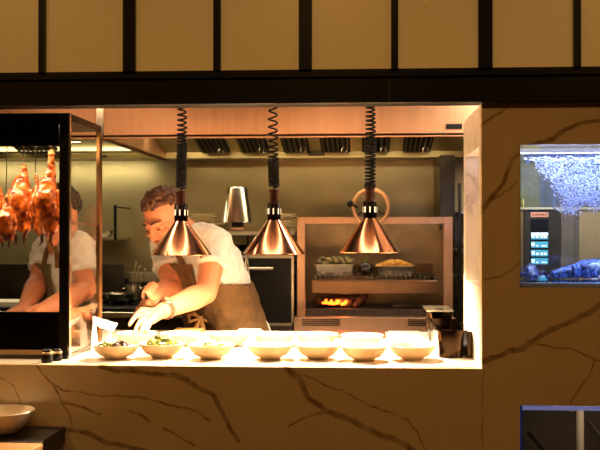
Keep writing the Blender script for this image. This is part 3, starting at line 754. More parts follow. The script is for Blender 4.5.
MB().bx(gx0, gx1, G+.012, G+.03, gz0, gz1).bx(gx0, gx1, G+.008, G+.012, gz1-.012, gz1-.004).bx(gx0, gx0+.012, G+.03, 1.96, gz0+.02, gz1).bx(gx1-.012, gx1, G+.03, 1.96, gz0+.02, gz1).bx(gx0, gx1, 1.96, 1.98, gz0+.02, gz1+.06).build('grate_frame', STEELG, gr, smooth=0, bev=.002)
b = MB(); n = 26
for k in range(n):
    x = gx0+.016+(gx1-gx0-.032)*k/(n-1)
    b.prism([(-.007,.016),(.007,.016),(.0015,0),(-.0015,0)], .93*.4, (x, G+.014, gz1+.0003), 'xz')
b.build('grate_bars', STEELD, gr, smooth=0)
# hand wheel
wc = W(371,207,G-.05); rr = 17.5*(G-.05+CD)/CF
wh = MB().tube([wc+V((rr*math.cos(2*PI*k/40), 0, rr*math.sin(2*PI*k/40))) for k in range(40)], .0085, 10, loop=True).build('hand_wheel', mat('pale copper wheel','d2a071',.35,.6), gr)
b = MB().lathe([(0,0),(.014,0),(.014,.02),(0,.02)], wc+V((0,.008,0)), 16, M.Rotation(R(90),3,'X'))
for k in range(3):
    a = 2*PI*k/3+PI/2; b.tube([wc, wc+V((rr*math.cos(a),0,rr*math.sin(a)))], .004, 8)
b.tube([wc, wc+V((0,.18,0))], .009, 12).bx(wc.x-.02, wc.x+.02, G+.01, G+.05, ztop, wc.z+.02)
b.build('wheel_hub', STEELD, wh)
kc = W(350,203.5,G-.08)
MB().ell(kc, (.015,.015,.015)).tube([kc, V((W(357,0,G-.05).x, G-.05, W(0,208,G-.05).z))], .0045, 8).build('knob', BLACK, wh)
pzg = gz1+.0168
pa = W(312,270,G+.05).x; pb = W(356,270,G+.05).x
def gpan(px0, px1, h, lab):
    a, c = W(px0,270,G+.06).x, W(px1,270,G+.06).x
    pan('food_pan', a+.008, c-.008, G+.05, G+.29, pzg, pzg+h, .0015, STEELB, lab, 'pan', rim=.007, taper=.008)
    return a+.018, c-.018, pzg+h
fa = gpan(312, 357, .05, 'steel pan of grey green pieces on the grill grate')
fb = gpan(374, 417, .042, 'shallow steel pan of yellow crumbs on the grill grate')
CH1 = mat('grilled vegetable', 'b39a5c', .5, col2='1d1710', vscale=28, bump=.3)
rnd = random.Random(3)
c0 = None
for k in range(34):
    lay = 0 if k < 24 else 1; kk = k-24*lay
    x = fa[0]+(fa[1]-fa[0])*((kk%6 if not lay else kk%5+.5)+.5)/6; y = G+.08+.055*(kk//(6-lay))+.02*lay+rnd.uniform(-.005,.005)
    if c0 is None:
        c0 = MB().ell((0,0,0),(.021,.0135,.009),None,14,10); 
        c0 = link(fuse(c0,.0025,1,.006,.012), 'vegetable_piece', CH1); o = c0
    else: o = copy_tree(c0)
    o.location = (x, y, fa[2]+.004+.013*lay+rnd.uniform(0,.008)); o.rotation_euler = (rnd.uniform(-.5,.5), rnd.uniform(-.5,.5), rnd.random()*6)
    tag(o, 'grey green grilled piece heaped in the deeper steel pan on the grill', 'vegetable', 'grilled pieces in the pan')
b = MB()
for k in range(420):
    x = rnd.uniform(fb[0], fb[1]); y = rnd.uniform(G+.075, G+.265); z = fb[2]-.004+.026*rnd.random()*(1-abs(2*(x-fb[0])/(fb[1]-fb[0])-1)**2)
    b.bx(x-.009, x+.009, y-.0025, y+.0025, z-.0025, z+.0025, Euler((rnd.uniform(-.4,.4), rnd.uniform(-.4,.4), rnd.random()*6)).to_matrix())
b.bx(fb[0]+.004, fb[1]-.004, G+.07, G+.27, pzg+.01, fb[2]-.006)
tag(b.build('yellow_crumbs', mat('golden straws', 'd9a24a', .6, vary=.2, vscale=60), smooth=0), 'yellow shredded crumbs filling the shallow pan on the grill', 'food', kind='stuff')
c = W(365.5,266,G+.12); t = thing('round_vegetable', (c.x, c.y, pzg), 'dark round vegetable between the two grill pans', 'vegetable')
link(fuse(MB().ell(V((c.x,c.y,pzg+.03)), (.027,.028,.03)).ell(V((c.x+.012,c.y-.006,pzg+.028)), (.022,.022,.027)).ell(V((c.x-.012,c.y-.006,pzg+.028)), (.02,.022,.026)), .003, 3), 'body', mat('charred pepper', '251a12', .25, vary=.5, vscale=30), t)
MB().tube([(c.x,c.y,pzg+.056),(c.x+.003,c.y-.004,pzg+.068),(c.x+.01,c.y-.008,pzg+.073)], [.005,.004,.0045], 8).build('stem', GREEN, t)
# burning logs
lg = [((318,303),(350,309),.020,'charred log burning across the front of the grill fire'),((330,300),(362,302),.022,'charred log lying behind the burning front log'),((356,309),(366,296),.013,'short log end standing up in the grill fire')]
for k, (p, q, r, lab) in enumerate(lg):
    A, B = W(*p, G+.10+.09*(k==1)), W(*q, G+.12+.09*(k==1))
    zz = zbase+.031+r; 
    if k < 2: A.z = zz+.01*(k==0); B.z = zz
    else: A.z = max(A.z, zz)
    t = thing('burning_log', (A+B)/2, lab, 'log', 'logs in the grill fire')
    link(fuse(MB().chain([A, (A+B)/2+V((0,0,.004)), B], [r, r*.92, r*.85], 12), .004, 1, .012, .02), 'log_body', LOG, t)
    if k == 0:
        for (u, s) in ((.5,.024),(.78,.017),(.2,.012),(.35,.014)):
            cpt = A.lerp(B, u); link(fuse(MB().ell(cpt+V((0,-r*.75,-r*.2)), (s,.007,.007)).ell(cpt+V((s*.7,-r*.7,.004)), (s*.5,.007,.009)), .0025, 1, .006, .01), 'ember', FIRE, t)
tag(MB().bx(W(392,306,G+.1).x, W(420,306,G+.1).x, G+.1, G+.3, zbase+.031, W(0,303,G+.1).z, bev=.006).build('charcoal_tray', STEELD), 'dark steel tray on the ash bed beside the fire', 'tray')
light('fire_glow', 'POINT', W(345,300,G+.07), .35, (1,.35,.1), .02)

# ---------------------------------------------------------------- far column, shelf unit at the jamb
tag(MB().bx(W(440,200,1.9).x, W(455,200,1.9).x, 1.9, 2.29, ztop*0+1.5, HZ0-.006).build('wall_cabinet', STEELD, smooth=0, bev=.003), 'narrow dark steel wall cabinet hanging at the end of the hood', 'cabinet')
su = thing('rack_shelf', (W(462,300,2.0).x, 2.0, 0), 'steel rack seen through the gap beside the marble jamb', 'rack')
rx0, rx1 = W(456.5,0,2.0).x, W(456.5,0,2.0).x+.34
for py in (212, 249, 276, 300): MB().bx(rx0, rx1, 1.95, 2.28, W(0,py,1.95).z-.012, W(0,py,1.95).z).build('shelf_board', STEEL, su, smooth=0)
for x in (rx0, rx1-.015):
    for y in (1.935, 2.281): MB().bx(x, x+.015, y, y+.015, 0, 1.72).build('upright', STEELD, su, smooth=0)
z = W(0,249,1.95).z+.0005
for k in range(4):
    o = MB().lathe([(0,0),(.03,0),(.055,.02),(.062,.034),(.06,.034),(.05,.02),(0,.004)]).build('white_bowl', WHITE) if k == 0 else copy_tree(wb)
    if k == 0: wb = o
    o.location = (rx0+.085, 2.07, z+.0125*k)
    tag(o, f"white bowl on the rack beside the marble jamb, {['lowest','second from bottom','third from bottom','topmost'][k]} of its stack", 'bowl', 'white bowls on the rack')
# ---------------------------------------------------------------- people
from mathutils.bvhtree import BVHTree
def hand_fingers(m, tips, knucks, bend, r0=.0088, r1=.0068):
    for (t, k, bv) in zip(tips, knucks, bend):
        d = t-k; p1 = k+d*.45+bv; p2 = k+d*.76+bv*.75
        m.chain([k, p1, p2, t], [r0, r0*.95, r0*.88, r1], 10)
def grip(m, wrist, c, axis, r=.017, spread=.0195, n=4, wind=1):
    """fist closed round a rod through c along axis"""
    a = axis.normalized(); e1 = (wrist-c); e1 = (e1-a*e1.dot(a)).normalized(); e2 = a.cross(e1)*wind
    m.chain([wrist, c+e1*(r+.018)-a*.004], [.027,.03], 14)
    m.chain([c+e1*(r+.010)+a*spread*1.4+e2*.006, c+e1*(r+.010)-a*spread*1.4+e2*.006], [.02,.018], 14)
    for i in range(n):
        s = (1.5-i)*spread; rr = r+.006
        pts = [c+a*s+(e1*math.cos(q)+e2*math.sin(q))*(rr+(.008 if q < .5 else 0)) for q in (R(15),R(70),R(125),R(180),R(235))]
        k = (1,1.03,1,.86)[i]
        m.chain(pts, [.0105*k,.0102*k,.0096*k,.009*k,.0078*k], 10)
    th = [c+e1*(r+.014)+a*.022-e2*.012, c+e1*.008+a*.036-e2*(r+.004), c-e1*.012+a*.044-e2*(r*.7), c-e1*.022+a*.046-e2*.002]
    m.chain(th, [.0125,.0115,.0105,.0085], 10)
HS = .92
def head_parts(m, T):
    E = lambda c, r, rot=None: m.ell(T(V(c)), tuple(q*HS for q in r), HR@(rot or M.Identity(3)), 20, 14)
    E((0,.012,.035), (.074,.093,.083)); E((0,-.03,-.02), (.062,.064,.075)); E((0,-.045,-.062), (.046,.045,.045))
    E((0,-.078,-.098), (.022,.018,.017))
    for s in (-1,1):
        E((s*.036,-.066,-.024), (.025,.022,.02)); E((s*.048,-.02,-.07), (.017,.036,.026))
        m.cap(T(V((s*.012,-.093,.022))), T(V((s*.047,-.075,.024))), .0085, .007)
        E((s*.03,-.081,.004), (.0155,.011,.0105))
        E((s*.077,.008,-.008), (.009,.02,.031)); E((s*.079,.016,.006), (.008,.016,.018))
        E((s*.0125,-.105,-.031), (.0085,.01,.0075))
    m.chain([T(V((0,-.092,.018))), T(V((0,-.106,-.012))), T(V((0,-.1125,-.029)))], [.0085,.0098,.0118], 12)
    m.cap(T(V((-.017,-.091,-.056))), T(V((.017,-.091,-.056))), .0062); E((0,-.096,-.0565), (.012,.007,.0055))
    m.cap(T(V((-.014,-.089,-.068))), T(V((.014,-.089,-.068))), .0068); E((0,-.094,-.068), (.012,.0065,.006))
def person(name, label, J, f, HRot, hand_fn, base, hair_seed, hairm, rsc=1.0):
    global HR
    HR = HRot; hc = J['head']; T = lambda p: hc + HR@(p*HS)
    l = V((-f.y, f.x, 0)).normalized(); f = f.normalized()
    if l.dot(J['shL']-J['shR']) < 0: l = -l
    t = thing(name, base, label, 'person')
    m = MB(); s_ = MB(); ap = MB()
    # torso, legs, neck
    pv, wa, ch, nb = J['pelvis'], J['waist'], J['chest'], J['neck']
    for k, off in ((1,.058),(-1,.058)):
        o = l*off*k*rsc
        m.chain([pv+o*1.3, wa+o, ch+o*1.15, nb+o*.5-V((0,0,.035))], [.11*rsc,.098*rsc,.104*rsc,.055*rsc], 18)
        s_.chain([pv+o*1.3+V((0,0,.05)), wa+o, ch+o*1.15, nb+o*.62-V((0,0,.036))], [.118*rsc,.108*rsc,.114*rsc,.060*rsc], 18)
        ap.chain([pv+o*1.3-V((0,0,.33)), pv+o*1.3, wa+o, ch+o*1.15, nb+o*.5-V((0,0,.04))], [.135*rsc,.128*rsc,.117*rsc,.122*rsc,.06*rsc], 18)
        hip = pv+o*1.6-V((0,0,.06)); kn = V((hip.x, hip.y, .52))+f*.03+l*k*.01; an = V((hip.x, hip.y, .085))+l*k*.02
        m.chain([hip, kn, an], [.088,.056,.04], 16)
        m.chain([an-V((0,0,.04))-f*.03, an-V((0,0,.047))+f*.14], [.036,.03], 14)
        tr = MB().chain([hip+V((0,0,.03)), kn, an+V((0,0,.03))], [.1,.075,.06], 16)
        link(fuse(tr, .01, 2), 'trouser_leg', BLACKM, t)
        sh = MB().chain([an-V((0,0,.042))-f*.035, an-V((0,0,.043))+f*.15], [.042,.037], 14)
        me = fuse(sh, .006, 2)
        for v in me.vertices: v.co.z = max(v.co.z, .001)
        link(me, 'shoe', BLACK, t)
    m.chain([nb-V((0,0,.03)), nb+(T(V((0,.03,-.06)))-nb)*.5, T(V((0,.02,-.04)))], [.062,.054,.055], 16)
    for S in ('L','R'):
        a, e, w = J['sh'+S], J['el'+S], J['wr'+S]
        m.chain([nb+(a-nb)*.45-V((0,0,.015)), a], [.055,.057], 16)
        m.chain([a, a.lerp(e,.45), e], [.056,.047,.041], 16); m.chain([e, e.lerp(w,.3), w], [.041,.045,.0285], 16)
        k = J.get('sleeve'+S, .6); h = a.lerp(e, k)
        s_.chain([nb+(a-nb)*.38-V((0,0,.016)), a], [.064,.066], 16)
        s_.cone(a-(e-a)*.05, h, .063, .061, 28)
        s_.cone(h-(h-a).normalized()*.022, h, .0635, .0635, 28)
    hand_fn(m)
    head_parts(m, T)
    body = fuse(m, .0034, 4)
    link(body, 'body', SKIN, t)
    sm = fuse(s_, .0055, 3, .02, .045)
    link(sm, 'shirt', SHIRT, t)
    # eyes: lids are lowered, a dark lash line shows
    for s in (-1,1):
        MB().ell(T(V((s*.03,-.0915,-.0025))), (.0105,.004,.0022), HR, 12, 8).build('eyelash', HAIR, t)
        MB().tube([T(V((s*.013,-.1025,.0285))), T(V((s*.03,-.0965,.034))), T(V((s*.049,-.082,.029)))], [.0028,.0036,.002], 8).build('eyebrow', HAIR, t)
    rnd = random.Random(hair_seed); hm = MB()
    hm.ell(T(V((0,.02,.05))), (.072*HS,.09*HS,.072*HS), HR, 20, 14)
    n = 0
    while n < 430:
        d = V((rnd.gauss(0,1), rnd.gauss(0,1), rnd.gauss(0,1))).normalized()
        front = d.y < -.25
        if front and d.z < .52: continue
        if not front and d.z < -.45-.2*d.y: continue
        if abs(d.x) > .8 and d.y < .05 and d.z < .2: continue
        p = V((0,.014,.038))+V((d.x*.077, d.y*.095, d.z*.083))
        q = .006+.0055*rnd.random(); hm.ell(T(p+d*rnd.uniform(-.004,.007)), (q*1.3,q,q*.8), Euler((rnd.random()*6,rnd.random()*6,0)).to_matrix(), 8, 6); n += 1
    link(fuse(hm, .0027, 1), 'hair', hairm, t)
    return t, body, sm, ap, l, f
def on(tree, px, py, out=.004):
    o = V((0,-CD,CH)); d = (W(px,py,1)-o).normalized()
    h = tree.ray_cast(o, d)
    return None if h[0] is None else h[0]+h[1]*out*(1 if h[1].dot(d) < 0 else -1)
def strap(tree, pts, w, name, m, parent, th=.003):
    ps = [on(tree, *p) for p in pts]; ps = [p for p in ps if p is not None]
    if len(ps) < 2: return
    b = MB(); prev = None; rs = []
    for i, p in enumerate(ps):
        tg_ = (ps[min(i+1,len(ps)-1)]-ps[max(i-1,0)]).normalized(); nr = (V((0,-CD,CH))-p).normalized(); sd = tg_.cross(nr).normalized()
        nr = sd.cross(tg_); rs.append([p+sd*w/2-nr*th, p+sd*w/2+nr*th, p-sd*w/2+nr*th, p-sd*w/2-nr*th])
    b.rings(rs); return b.build(name, m, parent, smooth=30)

# the cook in front
knife_a, knife_b = W(154.5,286,.86), W(136.5,313.5,.68)
kax = (knife_b-knife_a).normalized(); kc_ = W(147.5,292,.0)*0 + knife_a.lerp(knife_b, .2)
WRL = W(162,311,.715)
def hands1(m):
    tips = [W(129.5,325,.56), W(134,334.5,.515), W(140,335.5,.50), W(147,332,.515)]
    kn = [W(142,315.5,.645), W(145.5,318,.62), W(149.5,320,.605), W(153.5,320.5,.605)]
    bend = [V((0,-.004,.012)), V((0,-.004,.014)), V((0,-.004,.014)), V((0,-.004,.012))]
    hand_fingers(m, tips, kn, bend)
    wr = WRL
    m.chain([wr, (kn[0]+kn[1])/2], [.024,.0165], 12); m.chain([wr, (kn[2]+kn[3])/2], [.024,.0155], 12); m.chain([kn[0], kn[3]], [.0125,.0115], 12)
    m.chain([wr.lerp(kn[0],.25), W(142,310.5,.69), W(137.5,314.5,.665), W(134,318,.64)], [.016,.0125,.0105,.008], 10)
    grip(m, J1['wrR'], kc_, kax, r=.013, spread=.0185, wind=-1)
J1 = dict(pelvis=W(230,350,1.30), waist=W(223,315,1.26), chest=W(202,264,1.15), neck=W(188,229,1.09), head=W(164.5,219,1.0),
    shL=W(216,243,1.05), elL=W(206,293,.92), wrL=WRL, shR=W(166,247,1.19), elR=W(172,290,1.06), wrR=W(158.5,290.5,.92), sleeveL=.5, sleeveR=.55)
f1 = V((-.6,-.8,0))
HR1 = M.Rotation(R(-25),3,'Z') @ M.Rotation(R(30),3,'X') @ M.Rotation(R(-7),3,'Y')
ck, body1, sm1, ap1, l1, f1 = person('person', 'cook with curly brown hair in white tee and brown apron bending over the bowls', J1, f1, HR1, hands1, V((J1['pelvis'].x, J1['pelvis'].y, 0)), 3, HAIR)
am = fuse(ap1, .0065, 4, .016, .07)
zw = W(243,281,1.2).z; wc1 = J1['chest']; zb1 = W(180,262,1.1).z
def keep1(c):
    if c.z < .72: return False
    lat = (c-wc1).dot(l1); fr = (c-wc1.lerp(J1['waist'], max(0,min(1,(wc1.z-c.z)/(wc1.z-J1['waist'].z))))).dot(f1)
    if c.z < zw-.03*0: return True
    return fr > .02 and abs(lat+.02) < .095 and c.z < zb1
me = cull(am, keep1, -.004)
apo = link(me, 'apron', APRON, ck)
rt = root_at(ck)
def tree_of(mes, off):
    vs, fs = [], []
    for me_ in mes:
        n = len(vs); vs += [v.co+off for v in me_.vertices]; fs += [[i+n for i in p.vertices] for p in me_.polygons]
    return BVHTree.FromPolygons(vs, fs)
tr1 = tree_of([sm1, me], rt)
strap(tr1, [(212,284),(210,276),(207,266),(203,256),(199,248),(195,240),(191,232)], .022, 'apron_strap', APRON, ck)
strap(tr1, [(186,274),(182,264),(178,254),(174,246)], .022, 'apron_strap', APRON, ck)
kp = on(tr1, 203, 317, .012) or W(203,317,1.1)
b = MB(); dx = V((1,0,0)); dz = V((0,0,1)); dy = V((0,-1,0))
b.ell(kp, (.012,.01,.01))
for s in (-1,1):
    b.tube([kp, kp+dx*s*.024+dz*.020+dy*.01, kp+dx*s*.046+dz*.012+dy*.012, kp+dx*s*.044-dz*.012+dy*.01, kp+dx*s*.014-dz*.004+dy*.008, kp], [.006,.008,.009,.008,.006,.005], 8)
    b.tube([kp, kp+dx*s*.01-dz*.025+dy*.012, kp+dx*(s*.022-.006)-dz*.058+dy*.014], [.006,.009,.01], 8)
b.build('apron_bow', mat('apron string', 'a5783f', .8), ck)
# watch
wa_, wb_ = J1['wrL'], J1['elL']; ax = (wb_-wa_).normalized(); cpt = wa_+ax*.022
rot = axis_mat(wa_, wb_)
wt = MB().lathe([(.0335,-.009),(.036,-.009),(.0365,.009),(.034,.009),(.0335,-.009)], cpt, 28, rot).build('wristwatch', mat('brown watch strap', '5a3220', .5), ck)
nrm = (V((-.1,-.75,.6))); nrm = (nrm-ax*nrm.dot(ax)).normalized()
MB().lathe([(0,0),(.0165,0),(.0165,.006),(.0145,.0075),(.0,.0075)], cpt+nrm*.034, 24, axis_mat((0,0,0), nrm)).build('watch_case', STEELB, wt)
MB().lathe([(0,0),(.0125,0),(.0125,.0006),(0,.0006)], cpt+nrm*.0415, 24, axis_mat((0,0,0), nrm)).build('watch_dial', mat('tan dial','8a6a4a',.4), wt)
# knife
t = thing('kitchen_knife', kc_, "wide bladed kitchen knife with black handle in the cook's fist", 'knife')
sd = kax.cross(V((0,-1,.2))).normalized()
MB().tube([knife_a, knife_a+kax*.02, kc_, kc_+kax*.05], [.011,.0115,.011,.0095], 12).build('handle', PLAST, t)
nb_ = kax.cross(sd).normalized(); p0_ = kc_+kax*.046
L_ = (knife_b-p0_).length
poly = [(0,-.006),(.012,-.012),(L_*.8,-.018),(L_,-.012),(L_+.008,.004),(L_*.9,.012),(.012,.012),(0,.006)]
MB().rings([[p0_+kax*u+sd*v+nb_*w for u, v in poly] for w in (-.0009,.0009)]).build('blade', STEELB, t, smooth=0)

# the second cook behind the duck case
def hands2(m):
    for w, d, s in ((J2['wrR'], V((-.45,-.65,-.25)), 1), (J2['wrL'], V((-.75,-.45,-.2)), -1)):
        d = d.normalized(); sd = d.cross(V((0,0,1))).normalized()
        kn = [w+d*.075+sd*o for o in (-.027,-.009,.009,.026)]; tips = [k+d*q-V((0,0,.018)) for k, q in zip(kn, (.06,.07,.065,.05))]
        hand_fingers(m, tips, kn, [V((0,0,.012))]*4)
        m.chain([w, kn[1]], [.027,.018]); m.chain([w, kn[2]], [.027,.018]); m.chain([kn[0], kn[3]], [.0125,.0115])
        m.chain([w+d*.02, w+d*.045+sd*.035*s, w+d*.08+sd*.045*s-V((0,0,.01))], [.015,.0115,.0085])
J2 = dict(pelvis=W(70,352,1.32), waist=W(68,318,1.30), chest=W(64,268,1.26), neck=W(62,238,1.23), head=W(59,215,1.15),
    shL=W(79,248,1.19), elL=W(86,289,1.12), wrL=W(46,308,.93), shR=W(48,250,1.32), elR=W(39,281,1.22), wrR=W(25,308,1.03), sleeveL=.62, sleeveR=.62)
HR2 = M.Rotation(R(-25),3,'Z') @ M.Rotation(R(22),3,'X')
c2, body2, sm2, ap2, l2, f2 = person('person', 'cook in white tee and brown apron half hidden behind the roast ducks', J2, V((-.72,-.7,0)), HR2, hands2, V((J2['pelvis'].x, J2['pelvis'].y, 0)), 9, mat('dark brown hair', '3a2212', .55, bump=.5, bscale=150), .86)
am2 = fuse(ap2, .008, 4, .008, .09); zw2 = W(0,292,1.2).z; zb2 = W(0,262,1.2).z; wc2 = J2['chest']
def keep2(c):
    if c.z < .72: return False
    lat = (c-wc2).dot(l2); fr = (c-wc2).dot(f2)
    return c.z < zw2 or (fr > .02 and abs(lat) < .085 and c.z < zb2)
link(cull(am2, keep2, -.004), 'apron', mat('drab apron', '6f5a3c', .85, vary=.12, vscale=35), c2)
tr2 = tree_of([sm2], root_at(c2))
strap(tr2, [(44,268),(45,260),(47,252),(50,246)], .02, 'apron_strap', APRON, c2)
strap(tr2, [(58,268),(58,260),(57,252),(56,246)], .02, 'apron_strap', APRON, c2)
# ---------------------------------------------------------------- live seafood tank
TY0, TY1 = .034, .50
t = thing('seafood_tank', ((TX+TXR)/2, TY0, TZ0), 'glass seafood tank with blue light and bubbles set in the marble wall', 'fish tank')
th = .008
b = MB().bx(TX, TXR, TY0, TY0+th, TZ0-.04, TZ1+.03).bx(TX, TXR, TY1-th, TY1, TZ0-.04, TZ1+.03).bx(TX, TX+th, TY0+th, TY1-th, TZ0-.04, TZ1+.03).bx(TXR-th, TXR, TY0+th, TY1-th, TZ0-.04, TZ1+.03)
b.build('tank_glass', TANKGL, t, smooth=0)
tb = W(560,284,.2).z; tb = TZ0+.012
MB().bx(TX, TXR, TY0, TY1, TZ0-.06, TZ0-.041).build('tank_base', STEELD, t, smooth=0)
MB().bx(TX+th, TXR-th, TY0+th, TY1-th, TZ0-.04, tb).build('tank_floor', mat('pale tank floor', 'a9b8c4', .4, vary=.1), t, smooth=0)
WZ = W(560,153.5,TY0).z
MB().bx(TX+th+.001, TXR-th-.001, TY0+th+.001, TY1-th-.001, tb+.001, WZ).build('water', WATER, t, smooth=0)
MB().bx(TX, TXR, TY0-.002+.004, TY0+.012, TZ1-.008, TZ1+.03).build('rim', mat('tank rim', '6a6a80', .3, .6), t, smooth=0) if False else None
MB().bx(TX+.012, TXR-.012, .2, .26, TZ1+.035, TZ1+.05).build('tank_lamp', mat('blue white tube', 'dfe4ff', .3, emit=6, ecol='b9c4ff'), t, smooth=0)
MB().bx(TX, TXR, TY0, TY1, TZ1+.055, TZ1+.065).build('tank_hood', mat('grey tank hood', '8a88a0', .4), t, smooth=0)
light('tank_light', 'AREA', ((TX+TXR)/2, .23, TZ1+.032), TANKW, (.74,.8,1), .56, .12)
# bubbles: a plume widening up to the water surface
rnd = random.Random(11); b = MB()
n = 0
def bub(p, r): b.ell(p, r, None, 6, 4)
while n < 3800:
    v = rnd.random()**.8     # 0 at the top surface, 1 at the bottom of the plume
    px = rnd.gauss(0,1)
    pxl = 532+v*34; pxr = 640-v*45
    x = rnd.uniform(pxl, pxr); yy = 155+v*53 + 5*math.sin(x*.19)
    yy += rnd.gauss(0,4)*v; x += rnd.gauss(0,2.5)
    if rnd.random() < v*.5: continue
    Y = .2+rnd.gauss(0,.05)*(1-.5*v)
    if not .06 < Y < .45: continue
    p = W(x, yy, Y)
    if p.x > TXR-.02 or p.z > WZ-.004: continue
    bub(p, .0009+.0022*rnd.random()**2.5); n += 1
bb = b.build('bubble_plume', BUBM, smooth=180); tag(bb, 'dense white bubble plume under the water surface of the tank', 'bubbles', kind='stuff')
b = MB()
for k in range(260):
    p = W(rnd.uniform(524,640), 156.2+rnd.random()*1.5, rnd.uniform(.06,.4))
    if p.x < TXR-.02: b.ell(V((p.x,p.y,WZ-.003)), (.006,.005,.0022), None, 6, 4)
tag(b.build('surface_foam', BUBM, smooth=180), 'white foam line along the water surface of the tank', 'foam', kind='stuff')
pp = W(566,206,.24)
tag(MB().tube([(pp.x,.42,WZ-.02),(pp.x,.43,pp.z),(pp.x+.004,.36,pp.z-.012),(pp.x,.25,pp.z-.016)], .004, 8).build('air_hose', mat('clear grey hose', '7d8494', .3)), 'thin grey air hose feeding the bubbles in the tank', 'hose')
# lobsters resting on the tank floor
def lobster(cx, Y, L, hdg, label, m, pm=None, k=1.0, seed=0):
    """body along +x local, tail curled at -x"""
    rnd = random.Random(seed); c = V((W(cx,280,Y).x, Y, tb+.0016)); rot = M.Rotation(hdg,3,'Z'); T = lambda x,y,z: c+rot@V((x*L,y*L,z*L))
    t = thing('lobster', c, label, 'lobster', 'lobsters in the tank')
    b = MB()
    b.chain([T(.02,0,.155), T(.22,0,.17), T(.40,0,.12), T(.5,0,.10)], [.15*L,.155*L,.10*L,.04*L], 18)
    link(fuse(b, .0028, 2, .006, .012), 'carapace', m, t)
    b = MB()
    for i in range(6):
        b.ell(T(-.09-.075*i,0,.135-.012*i), (.058*L,(.135-.010*i)*L,(.13-.012*i)*L), rot, 16, 10)
    link(fuse(b, .0026, 1, .003, .01), 'abdomen', m, t)
    for j, a in enumerate((-50,-25,0,25,50)):
        r2 = rot@M.Rotation(R(a),3,'Z'); p = T(-.54,0,.05)+r2@V((-.07*L,0,0)); MB().ell(p, (.085*L,.035*L,.012*L), r2, 12, 8).build('tail_fan', m, t)
    for s in (-1,1):
        MB().tube([T(.46,.05*s,.12),T(.62,.16*s,.24),T(.5,.27*s,.24),T(.15,.3*s,.16)], [.012*L,.008*L,.005*L,.003*L], 6).build('antenna', m, t)
        for q in range(4):
            x = .3-.11*q
            MB().tube([T(x,.1*s,.1), T(x+.03,.25*s,.17), T(x+.05,.33*s,.01)], [.02*L,.016*L,.007*L], 8).build('leg', m, t)
        cl = MB().chain([T(.38,.1*s,.08), T(.5,.2*s,.1), T(.62,.17*s,.07)], [.03*L,.035*L,.04*L]); cl.ell(T(.74,.15*s,.075), (.12*L,.055*L,.045*L), rot)
        cl.chain([T(.82,.12*s,.08), T(.94,.12*s,.07)], [.025*L,.01*L]).chain([T(.82,.18*s,.08), T(.93,.17*s,.07)], [.022*L,.01*L])
        link(fuse(cl, .0026, 1), 'claw', m, t)
        MB().ell(T(.47,.035*s,.15), .012*L).build('eye', BLACK, t)
    if pm:
        MB().ell(T(.15,-.125,.19), (.11*L,.05*L,.075*L), rot, 18, 12).build('shell_patch', pm, t)
    return t
lobster(583, .255, .185, R(4), 'mottled blue lobster with pale shell patch lying across the middle of the tank floor', LOBS, LOBP)
lobster(532, .16, .145, R(86), 'dark blue lobster at the tank corner against the marble wall', mat('deep blue shell','33509c',.25,col2='070d26',vscale=60,bump=.3,bscale=80))
lobster(622, .115, .125, R(-8), 'pale speckled lobster at the far end of the tank front', LOBW)
# kitchen equipment seen through the tank
KY = 1.0
t = thing('cold_cabinet', (W(570,250,KY).x, KY, 0), 'tall grey cold room unit seen through the tank water', 'refrigerator')
cx0, cx1 = W(514,250,KY).x, 1.5; zt_ = W(0,209,KY).z
GREYU = mat('grey unit panel', '6f6660', .45, .3, vary=.12, vscale=8)
MB().bx(cx0, cx1, KY+.004, KY+.5, 0, zt_+.002).build('body', GREYU, t, smooth=0)
def kp_(name, a, c, d, e, m, y0=-.006, y1=.0035, par=None): 
    x0,x1,z0,z1 = span(a,c,e,d,KY); return MB().bx(x0,x1,KY+y0,KY+y1,z0,z1).build(name, m, par or t, smooth=0)
kp_('top_trim', 514, 720, 207, 209.5, mat('pale trim','a7a48c',.4))
kp_('door', 524.5, 559, 211.5, 300, mat('dark unit door', '3d3935', .4, .3)); kp_('door', 561, 640, 211.5, 300, GREYU)
kp_('side_frame', 516, 523, 211.5, 300, mat('warm steel strip','a58a63',.35,.7))
lp_ = kp_('label_plate', 530.5, 548, 212.3, 217, mat('peach label', 'd79a80', .5), -.008, -.0062)
b = MB()
for x in (533,535.5,538,540.5,543,545.5): 
    x0,x1,z0,z1 = span(x-.8,x+.8,215.7,213.6,KY); b.bx(x0,x1,KY-.0088,KY-.0081,z0,z1)
b.build('printed_mark', mat('red print','8a2a20',.5), lp_, smooth=0)
sc_ = kp_('screen', 530.5, 548, 219, 262, mat('dark screen glass','1a1d22',.15), -.008, -.0062)
TEAL = mat('lit teal rows','4f9fb8',.4,emit=.55,ecol='3f9fc4'); WH = mat('lit white blocks','eaf6f8',.4,emit=1.0,ecol='d8f2f6')
def scr(b, a, c, d, e, y): x0,x1,z0,z1 = span(a,c,e,d,KY); b.bx(x0,x1,KY-y-.0006,KY-y,z0,z1)
b = MB()
for y in (233,241.5,250,258): scr(b, 530.8, 547.6, y, y+6.2, .0083)
b.build('screen_row', TEAL, sc_, smooth=0)
b = MB(); scr(b,530.8,547.6,232.6,235.4,.0091)
for i, y in enumerate((233,241.5,250,258)):
    scr(b, 531.2, 534.2, y+1, y+4.5, .0091)
    for x in (537, 541.5+(i%2), 545): scr(b, x-1.4, x+1.2, y+2.6+(i%2), y+4.8, .0091)
b.build('screen_block', WH, sc_, smooth=0)
kp_('framed_panel', 574, 640, 209.9, 264, mat('panel surround','55504c',.5), -.009, -.0062)
kp_('window_panel', 578.5, 640, 212, 262, mat('beige panel','b09a78',.4,.5, vary=.12, vscale=3), -.012, -.0092)
